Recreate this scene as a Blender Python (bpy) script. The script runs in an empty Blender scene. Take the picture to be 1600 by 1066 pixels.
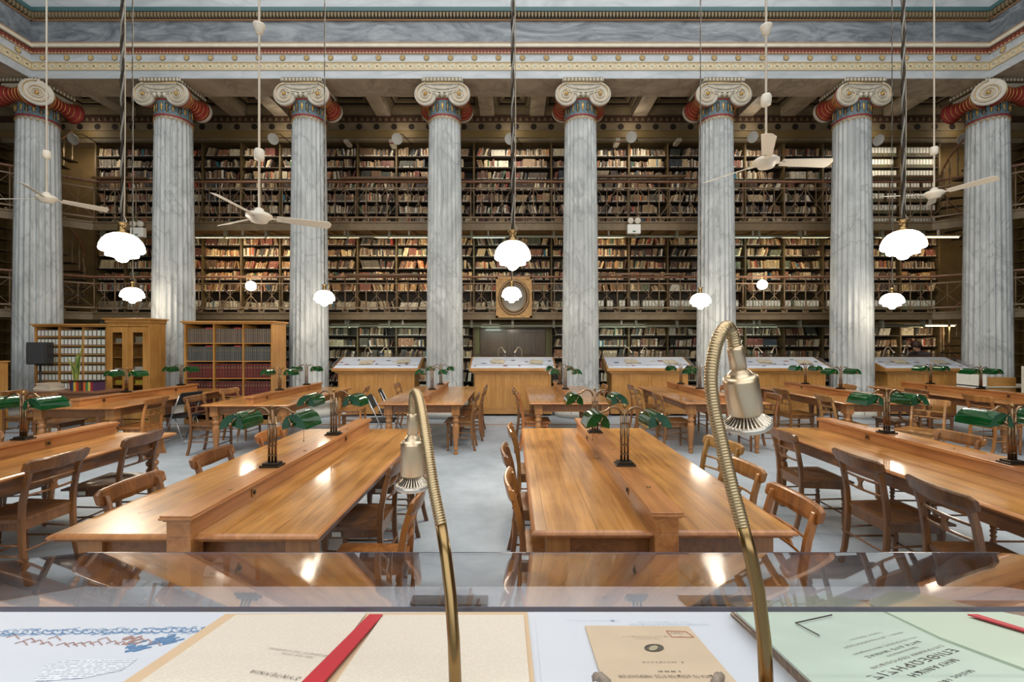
import bpy, math, random
from mathutils import Vector, Matrix
PI = math.pi
R = random.Random(7)
scene = bpy.context.scene
COL = scene.collection
# ---------------------------------------------------------------- camera
F, EYE, CXP, CYP = 690.0, 1.68, 801.0, 535.0     # focal length in pixels, eye height, vanishing point
cd = bpy.data.cameras.new('camera'); cam = bpy.data.objects.new('camera', cd); COL.objects.link(cam)
cd.sensor_width = 36.0; cd.lens = 36.0 * F / 1600; cd.clip_start = 0.02; cd.clip_end = 200
cd.shift_x = -(CXP - 800) / 1600; cd.shift_y = (CYP - 533) / 1600
cam.location = (0, 0, EYE); cam.rotation_euler = (PI / 2, 0, 0)
scene.camera = cam
def at(px, py, Y): return ((px - CXP) * Y / F, Y, EYE + (CYP - py) * Y / F)
# ---------------------------------------------------------------- world, light, exposure
w = bpy.data.worlds.new('world'); scene.world = w; w.use_nodes = True
w.node_tree.nodes['Background'].inputs[0].default_value = (0.75, 0.87, 1.0, 1)
w.node_tree.nodes['Background'].inputs[1].default_value = 1.0
scene.view_settings.view_transform = 'Standard'; scene.view_settings.look = 'None'
scene.view_settings.exposure = 0.06; scene.view_settings.gamma = 1.0
scene.view_settings.use_curve_mapping = False
def area(name, loc, rot, sx, sy, power, color, spread=PI):
    l = bpy.data.lights.new(name, 'AREA'); l.shape = 'RECTANGLE'; l.size = sx; l.size_y = sy
    l.energy = power; l.color = color; l.spread = spread
    o = bpy.data.objects.new(name, l); o.location = loc; o.rotation_euler = rot; COL.objects.link(o); return o
def point(name, loc, power, color, r=0.1):
    l = bpy.data.lights.new(name, 'POINT'); l.energy = power; l.color = color; l.shadow_soft_size = r
    o = bpy.data.objects.new(name, l); o.location = loc; COL.objects.link(o); return o
COOL = (0.97, 0.985, 1.0)
area('skylight_light', (0, 1.8, 11.75), (0, 0, 0), 17, 14, 1500, COOL)
area('rear_fill_light', (0, -6.6, 5.5), (PI / 2, 0, 0), 18, 6, 620, (0.86, 0.93, 1.0))  # added fill from behind the camera; no window is built there
# ---------------------------------------------------------------- mesh builder
class MB:
    def __init__(s): s.v = []; s.f = []; s.m = []; s.sm = []; s.fc = []
    def add(s, vs, fs, mi=0, smooth=False, M=None):
        b = len(s.v)
        if M is not None: vs = [M @ Vector(p) for p in vs]
        s.v.extend([tuple(p) for p in vs])
        for f in fs: s.f.append([b + i for i in f]); s.m.append(mi); s.sm.append(smooth)
        return s
    def box(s, x0, x1, y0, y1, z0, z1, mi=0, M=None):
        return s.add([(x0,y0,z0),(x1,y0,z0),(x1,y1,z0),(x0,y1,z0),(x0,y0,z1),(x1,y0,z1),(x1,y1,z1),(x0,y1,z1)],
              [(3,2,1,0),(4,5,6,7),(0,1,5,4),(1,2,6,5),(2,3,7,6),(3,0,4,7)], mi, False, M)
    def lathe(s, prof, n=16, mi=0, M=None, smooth=True, cap=True):
        vs = []; fs = []
        for r, z in prof:
            for k in range(n):
                a = 2 * PI * k / n; vs.append((r * math.cos(a), r * math.sin(a), z))
        for i in range(len(prof) - 1):
            for k in range(n):
                k2 = (k + 1) % n; fs.append((i*n+k, i*n+k2, (i+1)*n+k2, (i+1)*n+k))
        if cap:
            fs.append(tuple(range(n))[::-1]); fs.append(tuple((len(prof)-1)*n + k for k in range(n)))
        return s.add(vs, fs, mi, smooth, M)
    def tube(s, pts, rad, n=8, mi=0, M=None, smooth=True, flat=None, closed=False):
        pts = [Vector(p) for p in pts]; L = len(pts)
        rr = rad if isinstance(rad, (list, tuple)) else [rad] * L
        vs = []; fs = []; up = None
        for i, p in enumerate(pts):
            if closed: t = pts[(i+1) % L] - pts[i-1]
            else: t = pts[min(i+1, L-1)] - pts[max(i-1, 0)]
            t = t.normalized() if t.length > 1e-9 else Vector((0,0,1))
            if up is None:
                up = Vector((0,0,1)) if abs(t.z) < .9 else Vector((0,1,0))
            a = (up - t * up.dot(t))
            a = a.normalized() if a.length > 1e-6 else t.orthogonal().normalized()
            b = t.cross(a); up = a
            for k in range(n):
                an = 2 * PI * k / n + (PI / n if n == 4 else 0)
                q = 1.4142 if n == 4 else 1
                fa, fb = flat if flat else (1, 1)
                vs.append(p + a * (math.cos(an) * rr[i] * fa * q) + b * (math.sin(an) * rr[i] * fb * q))
        for i in range(L if closed else L - 1):
            j = (i + 1) % L
            for k in range(n):
                k2 = (k + 1) % n; fs.append((i*n+k, i*n+k2, j*n+k2, j*n+k))
        if not closed:
            fs.append(tuple(range(n))[::-1]); fs.append(tuple((L-1)*n + k for k in range(n)))
        return s.add(vs, fs, mi, smooth and n != 4, M)
    def prism(s, poly, h0, h1, axis='z', mi=0, M=None, smooth=False):
        n = len(poly)
        def P(a, b, h): return {'z': (a, b, h), 'y': (a, h, b), 'x': (h, a, b)}[axis]
        vs = [P(a, b, h0) for a, b in poly] + [P(a, b, h1) for a, b in poly]
        fs = [tuple(range(n))[::-1], tuple(range(n, 2*n))] + [(i, (i+1) % n, n + (i+1) % n, n + i) for i in range(n)]
        return s.add(vs, fs, mi, smooth, M)
    def grid(s, fn, nu, nv, mi=0, smooth=True, M=None, cu=False):
        vs = [fn(i / nu, j / nv) for j in range(nv + 1) for i in range(nu + 1)]
        fs = [(j*(nu+1)+i, j*(nu+1)+i+1, (j+1)*(nu+1)+i+1, (j+1)*(nu+1)+i) for j in range(nv) for i in range(nu)]
        return s.add(vs, fs, mi, smooth, M)
    def sphere(s, c, r, n=12, mi=0, sc=(1,1,1), M=None):
        m2 = n // 2; prof = [(max(1e-4, math.sin(PI*i/m2)), -math.cos(PI*i/m2)) for i in range(m2+1)]
        T = Matrix.Translation(Vector(c)) @ Matrix.Diagonal((r*sc[0], r*sc[1], r*sc[2], 1))
        return s.lathe(prof, n, mi, (M @ T) if M is not None else T, True, False)
    def mesh(s, name, mats):
        me = bpy.data.meshes.new(name); me.from_pydata(s.v, [], s.f)
        for m in (mats if isinstance(mats, (list, tuple)) else [mats]): me.materials.append(m)
        me.polygons.foreach_set('material_index', s.m); me.polygons.foreach_set('use_smooth', s.sm)
        if s.fc:
            at_ = me.color_attributes.new('tint', 'FLOAT_COLOR', 'CORNER'); arr = []
            for f, c in zip(s.f, s.fc): arr.extend(list(c) * len(f))
            at_.data.foreach_set('color', arr)
        me.validate(); me.update(); return me
    def build(s, name, mats, parent=None, bevel=0, loc=None, tint=None):
        o = bpy.data.objects.new(name, s.mesh(name, mats)); COL.objects.link(o)
        if parent is not None: o.parent = parent
        if loc is not None: o.location = loc
        if tint is not None: o.color = (*tint, 1)
        if bevel:
            b = o.modifiers.new('edge', 'BEVEL'); b.width = bevel; b.segments = 2; b.limit_method = 'ANGLE'; b.angle_limit = 0.7
            b.harden_normals = False
        return o
def tag(o, label=None, cat=None, group=None, kind=None):
    if label: o['label'] = label
    if cat: o['category'] = cat
    if group: o['group'] = group
    if kind: o['kind'] = kind
    return o
def empty(name, loc=(0,0,0), rz=0, label=None, cat=None, group=None, kind=None):
    o = bpy.data.objects.new(name, None); COL.objects.link(o); o.location = loc; o.rotation_euler = (0, 0, rz)
    o.empty_display_size = .1
    return tag(o, label, cat, group, kind)
def copy_tree(o, loc=None, rz=None, label=None, group=None, tint=None, parent=None, rot=None):
    c = o.copy(); COL.objects.link(c)
    if parent is not None: c.parent = parent; c.matrix_parent_inverse = o.matrix_parent_inverse.copy()
    if loc is not None: c.location = loc
    if rz is not None: c.rotation_euler = (0, 0, rz)
    if rot is not None: c.rotation_euler = rot
    if label: c['label'] = label
    if group: c['group'] = group
    if tint is not None: c.color = (*tint, 1)
    for ch in list(o.children): copy_tree(ch, parent=c, tint=tint)
    return c
def T(x, y, z): return Matrix.Translation((x, y, z))
def RX(a): return Matrix.Rotation(a, 4, 'X')
def RY(a): return Matrix.Rotation(a, 4, 'Y')
def RZ(a): return Matrix.Rotation(a, 4, 'Z')
# ---------------------------------------------------------------- materials
def lin(c): return tuple((x/255/12.92 if x/255 <= .04045 else ((x/255+.055)/1.055)**2.4) for x in c)
def newmat(name):
    m = bpy.data.materials.new(name); m.use_nodes = True; nt = m.node_tree
    return m, nt, nt.nodes['Principled BSDF'], nt.nodes.new, nt.links.new
def mat(name, rgb, rough=.5, metal=0, coat=0, emit=0, ecol=None, spec=.5, noise=0, nscale=8, bump=0, objcol=False, trans=0):
    m, nt, b, N, Lk = newmat(name); c = lin(rgb)
    b.inputs['Base Color'].default_value = (*c, 1); b.inputs['Roughness'].default_value = rough
    b.inputs['Metallic'].default_value = metal; b.inputs['Coat Weight'].default_value = coat  # added fill for the upper shelves; the reflector lamps look unlit
    b.inputs['Specular IOR Level'].default_value = spec; b.inputs['Transmission Weight'].default_value = trans  # added fill above the reflector to brighten the aisle ceiling
    if emit: b.inputs['Emission Color'].default_value = (*lin(ecol or rgb), 1); b.inputs['Emission Strength'].default_value = emit
    if noise or bump:
        tc = N('ShaderNodeTexCoord'); nz = N('ShaderNodeTexNoise'); nz.inputs['Scale'].default_value = nscale; nz.inputs['Detail'].default_value = 5
        Lk(tc.outputs['Object'], nz.inputs['Vector'])
        if noise:
            r = N('ShaderNodeValToRGB'); r.color_ramp.elements[0].position = .3; r.color_ramp.elements[1].position = .7
            r.color_ramp.elements[0].color = (*[x*(1-noise) for x in c], 1); r.color_ramp.elements[1].color = (*[min(1, x*(1+noise*.6)) for x in c], 1)
            Lk(nz.outputs[0], r.inputs[0]); Lk(r.outputs[0], b.inputs['Base Color'])
        if bump:
            bp = N('ShaderNodeBump'); bp.inputs['Strength'].default_value = bump; bp.inputs['Distance'].default_value = .01
            Lk(nz.outputs[0], bp.inputs['Height']); Lk(bp.outputs[0], b.inputs['Normal'])
    if objcol:
        oi = N('ShaderNodeObjectInfo'); Lk(oi.outputs['Color'], b.inputs['Base Color'])
    return m
def wood(name, c1, c2, axis='y', rough=.3, coat=.3, scale=1.0, seams=0, objcol=False, crough=.08):
    m, nt, b, N, Lk = newmat(name)
    tc = N('ShaderNodeTexCoord'); mp = N('ShaderNodeMapping'); s = {'x': (.9, 14, 14), 'y': (14, .9, 14), 'z': (14, 14, .9)}[axis]
    mp.inputs['Scale'].default_value = [q * scale for q in s]
    oi = N('ShaderNodeObjectInfo'); ad = N('ShaderNodeVectorMath'); ad.operation = 'MULTIPLY_ADD'; ad.inputs[1].default_value = (1,1,1)
    sc = N('ShaderNodeVectorMath'); sc.operation = 'SCALE'; sc.inputs[0].default_value = (7.3, 3.1, 5.7); Lk(oi.outputs['Random'], sc.inputs['Scale'])
    Lk(tc.outputs['Object'], ad.inputs[0]); Lk(sc.outputs[0], ad.inputs[2]); Lk(ad.outputs[0], mp.inputs['Vector'])
    nz = N('ShaderNodeTexNoise'); nz.inputs['Scale'].default_value = 1.6; nz.inputs['Detail'].default_value = 7; nz.inputs['Distortion'].default_value = .8
    nz.inputs['Roughness'].default_value = .62; Lk(mp.outputs[0], nz.inputs['Vector'])
    n2 = N('ShaderNodeTexNoise'); n2.inputs['Scale'].default_value = 2.2; n2.inputs['Detail'].default_value = 3; Lk(ad.outputs[0], n2.inputs['Vector'])
    mx = N('ShaderNodeMath'); mx.operation = 'MULTIPLY_ADD'; mx.inputs[1].default_value = .45; Lk(n2.outputs[0], mx.inputs[0])
    m0 = N('ShaderNodeMath'); m0.operation = 'MULTIPLY'; m0.inputs[1].default_value = .62; Lk(nz.outputs[0], m0.inputs[0]); Lk(m0.outputs[0], mx.inputs[2])
    r = N('ShaderNodeValToRGB'); e = r.color_ramp.elements; e[0].position = .36; e[1].position = .68
    e[0].color = (*lin(c1), 1); e[1].color = (*lin(c2), 1); Lk(mx.outputs[0], r.inputs[0]); out = r.outputs[0]
    if seams:
        sx = N('ShaderNodeSeparateXYZ'); Lk(tc.outputs['Object'], sx.inputs[0])
        q = N('ShaderNodeMath'); q.operation = 'MULTIPLY_ADD'; q.inputs[1].default_value = seams; q.inputs[2].default_value = 20.31; Lk(sx.outputs['X'], q.inputs[0])
        fr = N('ShaderNodeMath'); fr.operation = 'FRACT'; Lk(q.outputs[0], fr.inputs[0])
        lt = N('ShaderNodeMath'); lt.operation = 'LESS_THAN'; lt.inputs[1].default_value = .011; Lk(fr.outputs[0], lt.inputs[0])
        mm = N('ShaderNodeMix'); mm.data_type = 'RGBA'; Lk(lt.outputs[0], mm.inputs['Factor']); Lk(out, mm.inputs['A'])
        mm.inputs['B'].default_value = (*[x * .35 for x in lin(c1)], 1); out = mm.outputs['Result']
    if objcol:
        ml = N('ShaderNodeMix'); ml.data_type = 'RGBA'; ml.blend_type = 'MULTIPLY'; ml.inputs['Factor'].default_value = 1
        Lk(out, ml.inputs['A']); Lk(oi.outputs['Color'], ml.inputs['B']); out = ml.outputs['Result']
    Lk(out, b.inputs['Base Color'])
    b.inputs['Coat Weight'].default_value = coat; b.inputs['Coat Roughness'].default_value = crough
    rr = N('ShaderNodeMapRange'); rr.inputs['To Min'].default_value = rough * .75; rr.inputs['To Max'].default_value = rough * 1.3
    Lk(n2.outputs[0], rr.inputs['Value']); Lk(rr.outputs[0], b.inputs['Roughness'])
    bp = N('ShaderNodeBump'); bp.inputs['Strength'].default_value = .12; bp.inputs['Distance'].default_value = .002; Lk(nz.outputs[0], bp.inputs['Height']); Lk(bp.outputs[0], b.inputs['Normal'])
    return m
def marble(name, base, vein, scale=1.0, rough=.35, stretch=(1, 1, .35), dist=2.2, mul=.5, vs=.6):
    m, nt, b, N, Lk = newmat(name)
    tc = N('ShaderNodeTexCoord'); oi = N('ShaderNodeObjectInfo'); sc = N('ShaderNodeVectorMath'); sc.operation = 'SCALE'
    sc.inputs[0].default_value = (11, 17, 23); Lk(oi.outputs['Random'], sc.inputs['Scale'])
    ad = N('ShaderNodeVectorMath'); ad.operation = 'ADD'; Lk(tc.outputs['Object'], ad.inputs[0]); Lk(sc.outputs[0], ad.inputs[1])
    mp = N('ShaderNodeMapping'); mp.inputs['Scale'].default_value = [q * scale for q in stretch]; mp.inputs['Rotation'].default_value = (.3, .35, .2); Lk(ad.outputs[0], mp.inputs['Vector'])
    n1 = N('ShaderNodeTexNoise'); n1.inputs['Scale'].default_value = 1.7; n1.inputs['Detail'].default_value = 9; n1.inputs['Roughness'].default_value = .65; n1.inputs['Distortion'].default_value = dist
    Lk(mp.outputs[0], n1.inputs['Vector'])
    r1 = N('ShaderNodeValToRGB'); e = r1.color_ramp.elements; e[0].position = .3; e[1].position = .66
    e[0].color = (*[a * (1 - mul) + v * mul for a, v in zip(lin(base), lin(vein))], 1); e[1].color = (*[min(1, x * 1.12) for x in lin(base)], 1); Lk(n1.outputs[0], r1.inputs[0])
    n2 = N('ShaderNodeTexNoise'); n2.inputs['Scale'].default_value = 1.1; n2.inputs['Detail'].default_value = 6; n2.inputs['Distortion'].default_value = 1.2; Lk(mp.outputs[0], n2.inputs['Vector'])
    sb = N('ShaderNodeMath'); sb.operation = 'SUBTRACT'; sb.inputs[1].default_value = .5; Lk(n2.outputs[0], sb.inputs[0])
    ab = N('ShaderNodeMath'); ab.operation = 'ABSOLUTE'; Lk(sb.outputs[0], ab.inputs[0])
    r2 = N('ShaderNodeMapRange'); r2.inputs['From Max'].default_value = .03; r2.inputs['To Min'].default_value = vs; r2.inputs['To Max'].default_value = 0; Lk(ab.outputs[0], r2.inputs['Value'])
    mm = N('ShaderNodeMix'); mm.data_type = 'RGBA'; Lk(r2.outputs[0], mm.inputs['Factor']); Lk(r1.outputs[0], mm.inputs['A']); mm.inputs['B'].default_value = (*lin(vein), 1)
    Lk(mm.outputs['Result'], b.inputs['Base Color']); b.inputs['Roughness'].default_value = rough
    return m
def clear_glass(name, ior=1.5, tint=(1,1,1), rough=0.0):
    m, nt, b, N, Lk = newmat(name); nt.nodes.remove(b); out = nt.nodes['Material Output']
    g = N('ShaderNodeNewGeometry'); mr = N('ShaderNodeMapRange'); mr.inputs['To Min'].default_value = ior; mr.inputs['To Max'].default_value = 1 / ior
    Lk(g.outputs['Backfacing'], mr.inputs['Value']); fr = N('ShaderNodeFresnel'); Lk(mr.outputs[0], fr.inputs['IOR'])
    tr = N('ShaderNodeBsdfTransparent'); tr.inputs[0].default_value = (*tint, 1); gl = N('ShaderNodeBsdfGlossy'); gl.inputs['Roughness'].default_value = rough
    mx = N('ShaderNodeMixShader'); Lk(fr.outputs[0], mx.inputs[0]); Lk(tr.outputs[0], mx.inputs[1]); Lk(gl.outputs[0], mx.inputs[2]); Lk(mx.outputs[0], out.inputs[0])
    return m
M = {}
M['table'] = wood('oak_tabletop', (126, 78, 30), (202, 144, 76), 'y', .30, .55, 1.0, seams=4.1, crough=.09)
M['table_red'] = wood('oak_rail', (138, 84, 42), (190, 130, 76), 'y', .34, .4, 1.0)
M['table_z'] = wood('oak_apron_shaded', (94, 58, 32), (140, 92, 52), 'y', .38, .3)  # apron wood darkened: the shade under the top is put into its colour
M['leg'] = wood('oak_leg', (118, 76, 40), (168, 116, 66), 'z', .38, .3)
M['chair'] = wood('chair_wood', (102, 66, 32), (176, 126, 72), 'z', .36, .35, objcol=True, crough=.15)
M['oak'] = wood('case_oak', (156, 106, 48), (196, 144, 78), 'z', .4, .25)
M['oak_x'] = wood('case_oak_level', (150, 102, 46), (194, 142, 80), 'x', .4, .25)
M['shelfwood'] = wood('dark_shelf_wood', (34, 27, 18), (58, 46, 30), 'x', .6, 0)
M['upright'] = wood('shelf_upright_wood', (70, 56, 32), (108, 88, 54), 'z', .55, 0)
M['ledge'] = wood('ledge_wood', (78, 56, 34), (116, 86, 56), 'x', .5, .1)
M['handrail'] = wood('handrail_wood', (108, 70, 48), (150, 104, 76), 'x', .4, .2)
M['door'] = wood('door_wood', (58, 40, 22), (96, 70, 40), 'z', .35, .4)
M['marble'] = marble('column_marble', (181, 184, 183), (116, 120, 121), 1.5, .45, (1, 1, .45), .8, .55, .45)
M['marble_band'] = marble('entablature_marble', (180, 184, 186), (140, 147, 153), .7, .4, (.5, 1, 1.5), 1.4, .6, .35)
M['frieze'] = marble('frieze_marble', (138, 144, 148), (66, 73, 82), .8, .35, (.45, 1, 1.7), 2.8, 1.0, .35)
M['soffit'] = marble('soffit_marble', (172, 157, 136), (130, 116, 98), .8, .5)
M['aisle'] = mat('aisle_stone', (140, 123, 96), .7, noise=.25, nscale=3)
M['gold'] = mat('gilding', (196, 156, 84), .35, .7)
M['dullgold'] = mat('dull_gilding', (122, 107, 80), .6, .1)
M['cream'] = mat('cream_stone', (206, 198, 178), .5, noise=.12, nscale=6)
M['capital'] = mat('capital_stone', (186, 178, 162), .45, noise=.15, nscale=9)
M['red'] = mat('painted_red', (142, 44, 42), .5, noise=.2, nscale=9)
M['darkred'] = mat('dark_red_band', (98, 52, 40), .6)
M['teal'] = mat('painted_teal', (62, 96, 98), .5)
M['blue'] = mat('painted_light_blue', (96, 116, 124), .55, noise=.45, nscale=24)
M['dark'] = mat('dark_brown_paint', (44, 34, 24), .7)  # dark brown for dentil ground, coffer frames, frieze discs and eyes
M['fret'] = mat('fret_band', (206, 192, 160), .5, noise=.1, nscale=20)
M['fretline'] = mat('fret_line', (176, 158, 122), .5)
M['ochre'] = mat('ochre_wall_plaster', (116, 92, 52), .8, noise=.25, nscale=2)
M['iron'] = mat('painted_iron', (134, 110, 84), .5, .15)
M['irondark'] = mat('gallery_fascia_iron', (122, 104, 78), .55, .15, noise=.15)
M['brass'] = mat('aged_brass', (150, 124, 84), .28, 1)
M['neck'] = mat('flexible_neck_brass', (184, 162, 126), .38, 1)
M['bronze'] = mat('lamp_bronze', (128, 104, 80), .3, 1)
M['brasslight'] = mat('brushed_brass', (218, 196, 166), .36, 1)
M['steel'] = mat('brushed_nickel', (200, 188, 170), .3, 1)
M['black'] = mat('black_plastic', (28, 28, 30), .5)
M['blackmetal'] = mat('dark_bronze', (56, 48, 40), .4, .8)
M['green'] = mat('green_lamp_glass', (2, 68, 30), .03, coat=1.0, noise=.35, nscale=14)
M['milk'] = mat('milk_glass', (225, 225, 215), .3)
M['white'] = mat('white_enamel', (228, 226, 218), .4)
M['fanwhite'] = mat('fan_enamel', (205, 196, 180), .45)
M['glow'] = mat('lit_opal_glass', (255, 250, 240), .3, emit=9.0, ecol=(255, 246, 228))
M['tube'] = mat('lit_tube', (240, 255, 245), .3, emit=3.0, ecol=(255, 236, 190))
M['tubegreen'] = mat('lit_tube_cool', (240, 255, 245), .3, emit=3.0, ecol=(215, 255, 232))
M['pipe'] = mat('grey_conduit', (140, 140, 122), .5)
M['glass'] = clear_glass('acrylic_cover', 1.49, (.985, .985, .99))
M['acryledge'] = mat('acrylic_edge', (84, 82, 92), .12)
M['paper'] = mat('white_paper', (210, 217, 228), .6)
M['cabglass'] = clear_glass('cabinet_glass', 1.5, (.9, .9, .88))
M['floor'] = None
def floor_mat():
    m, nt, b, N, Lk = newmat('grey_linoleum')
    tc = N('ShaderNodeTexCoord'); mp = N('ShaderNodeMapping'); mp.inputs['Scale'].default_value = (1, 1, 1); Lk(tc.outputs['Object'], mp.inputs[0])
    n = N('ShaderNodeTexNoise'); n.inputs['Scale'].default_value = 1.3; n.inputs['Detail'].default_value = 8; n.inputs['Roughness'].default_value = .7; Lk(mp.outputs[0], n.inputs['Vector'])
    r = N('ShaderNodeValToRGB'); e = r.color_ramp.elements; e[0].position = .3; e[1].position = .7
    e[0].color = (*lin((138, 148, 158)), 1); e[1].color = (*lin((178, 188, 198)), 1); Lk(n.outputs[0], r.inputs[0])
    Lk(r.outputs[0], b.inputs['Base Color']); b.inputs['Roughness'].default_value = .45
    return m
M['floor'] = floor_mat()
def book_mat(name, attr):
    m, nt, b, N, Lk = newmat(name)
    if attr: a = N('ShaderNodeVertexColor'); a.layer_name = 'tint'; src = a.outputs['Color']
    else: a = N('ShaderNodeObjectInfo'); src = a.outputs['Color']
    Lk(src, b.inputs['Base Color']); b.inputs['Roughness'].default_value = .6
    return m
M['books'] = book_mat('assorted_book_cloth', True)
M['book'] = book_mat('book_cloth', False)
M['label'] = mat('white_shelf_label', (222, 220, 210), .6)
M['pages'] = mat('page_edges', (205, 192, 160), .7)
# ================================================================ THE SETTING
XL, XR, YF, ARCH = -10.70, 10.60, 9.82, .73
SH = 12.6                                          # front plane of the wall shelving
def st(name, mb, m, bevel=0): return tag(mb.build(name, m, None, bevel), kind='structure')
st('floor', MB().box(-16, 16, -7.5, 13.5, -.1, 0), M['floor'])
b = MB().box(-9, 9, 9.0, 9.03, 0, .006)
st('trim_1', b, mat('brass_floor_strip', (176, 132, 84), .5, .2))
st('wall_back', MB().box(-16, 16, 13.0, 13.2, 0, 12.2), M['ochre'])
st('wall_left', MB().box(-15.2, -15, -7.5, 13.1, 0, 12.2), M['ochre'])
st('wall_right', MB().box(15, 15.2, -7.5, 13.1, 0, 12.2), M['ochre'])
st('wall_front', MB().box(-16, 16, -7.6, -7.4, 0, 12.2), M['cream'])
b = MB(); b.box(-16, 16, -7.6, 13.1, 12.1, 12.3)
for i in range(-5, 6): b.box(i*2-.1, i*2+.1, -7.4, 9.8, 11.85, 12.1)
for i in range(-3, 5): b.box(-10.6, 10.6, i*2.4-.1, i*2.4+.1, 11.85, 12.1)
st('ceiling', b, M['cream'])
# side walls carry tiers of dark shelving seen beyond the corner columns
for s, nm in ((-1, 'trim_2'), (1, 'trim_3')):
    b = MB()
    for k in range(22): b.box(s*14.6, s*15.0, 1, 12.9, .35+k*.33, .38+k*.33) if s > 0 else b.box(-15, -14.6, 1, 12.9, .35+k*.33, .38+k*.33)
    for k in range(9):
        y = 1.2 + k*1.4; b.box(min(s*14.55, s*15), max(s*14.55, s*15), y, y+.06, 0, 7.5)
    st(nm, b, M['upright'])
# entablature: bands running along the back and returning along both sides
bands = [ # z0, z1, projection, material
 (7.55, 7.725, .00, 'marble_band'), (7.725, 7.745, .012, 'fretline'), (7.745, 7.895, .004, 'fret'), (7.895, 7.915, .015, 'fretline'),
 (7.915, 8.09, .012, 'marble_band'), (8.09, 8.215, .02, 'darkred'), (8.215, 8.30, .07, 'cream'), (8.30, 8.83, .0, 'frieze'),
 (8.83, 8.98, .03, 'dark'), (8.98, 9.07, .10, 'teal'), (9.07, 11.9, .06, 'marble_band')]
n_tr = 4
for z0, z1, p, mk in bands:
    b = MB(); b.box(XL-ARCH, XR+ARCH, YF-p, YF+ARCH, z0, z1)
    b.box(XL-ARCH, XL+p, -7.4, YF-p-.001, z0, z1); b.box(XR-p, XR+ARCH, -7.4, YF-p-.001, z0, z1)
    st('trim_%d' % n_tr, b, M[mk]); n_tr += 1
b = MB(); b.box(XL-ARCH+.02, XR+ARCH-.02, YF+.01, YF+ARCH-.01, 7.545, 7.56); b.box(XL-ARCH+.02, XL-.01, -7.3, YF, 7.545, 7.56); b.box(XR+.01, XR+ARCH-.02, -7.3, YF, 7.545, 7.56)
st('trim_%d' % n_tr, b, M['soffit']); n_tr += 1
def along(step, y_from=3.0):
    """stations along the three inner faces: (position, outward frame matrix)"""
    n = int((XR-XL)/step)
    for i in range(n): yield T(XL+(i+.5)*(XR-XL)/n, YF, 0)
    n2 = int((YF-y_from)/step)
    for i in range(n2):
        yield T(XL, YF-(i+.5)*(YF-y_from)/n2, 0) @ RZ(PI/2)
        yield T(XR, YF-(i+.5)*(YF-y_from)/n2, 0) @ RZ(-PI/2)
def rosette(b, Mx, z, r, off, m0, m1):
    K = Mx @ T(0, -off, z) @ RX(PI/2)
    b.lathe([(r, -.002), (r, .004)], 16, m0, K, False)
    for k in range(8): b.tube([(0.02*math.cos(k*PI/4)*r/.065, .02*math.sin(k*PI/4)*r/.065, .006), (r*.82*math.cos(k*PI/4), r*.82*math.sin(k*PI/4), .006)], [r*.1, r*.17], 6, m1, K)
    b.sphere((0, 0, .008), r*.22, 8, m1, (1,1,.6), K)
b = MB()
for Mx in along(.527): rosette(b, Mx, 8.0, .066, .014, 0, 1)
st('trim_%d' % n_tr, b, [mat('rosette_ground', (112, 90, 62), .6), mat('rosette_petal', (222, 196, 138), .5)]); n_tr += 1
# painted leaf band, fret pattern and dentil course
b = MB(); q = MB(); d = MB(); e = MB()
for i, Mx in enumerate(along(.075)):
    b.prism([(-.026, 8.10), (.026, 8.10), (.026, 8.16), (0, 8.195), (-.026, 8.16)], -.026, -.019, 'y', 0, Mx)
    b.box(-.012, .012, -.029, -.02, 8.098, 8.118, 1, Mx)
    d.prism([(-.028, 8.975), (.028, 8.975), (.022, 8.89), (0, 8.845), (-.022, 8.89)], -.085, -.03, 'y', 0, Mx)
for i, Mx in enumerate(along(.185)):
    c = 1 if i % 2 else 2
    q.box(-.014, .014, -.012, -.003, 7.806, 7.834, c, Mx)
    for (x0, x1, z0, z1) in ((-.085, -.03, 7.87, 7.876), (-.085, -.079, 7.775, 7.876), (-.085, -.045, 7.775, 7.781), (.03, .085, 7.77, 7.776), (.079, .085, 7.77, 7.87), (.045, .085, 7.864, 7.87), (-.03, -.024, 7.80, 7.876), (.024, .03, 7.77, 7.85)):
        q.box(x0, x1, -.008, -.003, z0, z1, 0, Mx)
st('trim_%d' % n_tr, b, [mat('ornament_brown_red', (128, 62, 44), .6), M['cream']]); n_tr += 1
st('trim_%d' % n_tr, q, [M['fretline'], mat('fret_dot_dark', (112, 96, 84), .6), mat('fret_dot_blue', (150, 172, 180), .6)]); n_tr += 1
st('trim_%d' % n_tr, d, M['dullgold']); n_tr += 1
b = MB()
for p, z in ((.075, 8.30), (.034, 8.83), (.035, 8.09)):
    b.box(XL, XR, YF-p-.004, YF, z-.008, z+.006); b.box(XL, XL+p+.004, 3, YF, z-.008, z+.006); b.box(XR-p-.004, XR, 3, YF, z-.008, z+.006)
st('trim_%d' % n_tr, b, mat('gilt_line', (176, 132, 92), .5)); n_tr += 1
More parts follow.
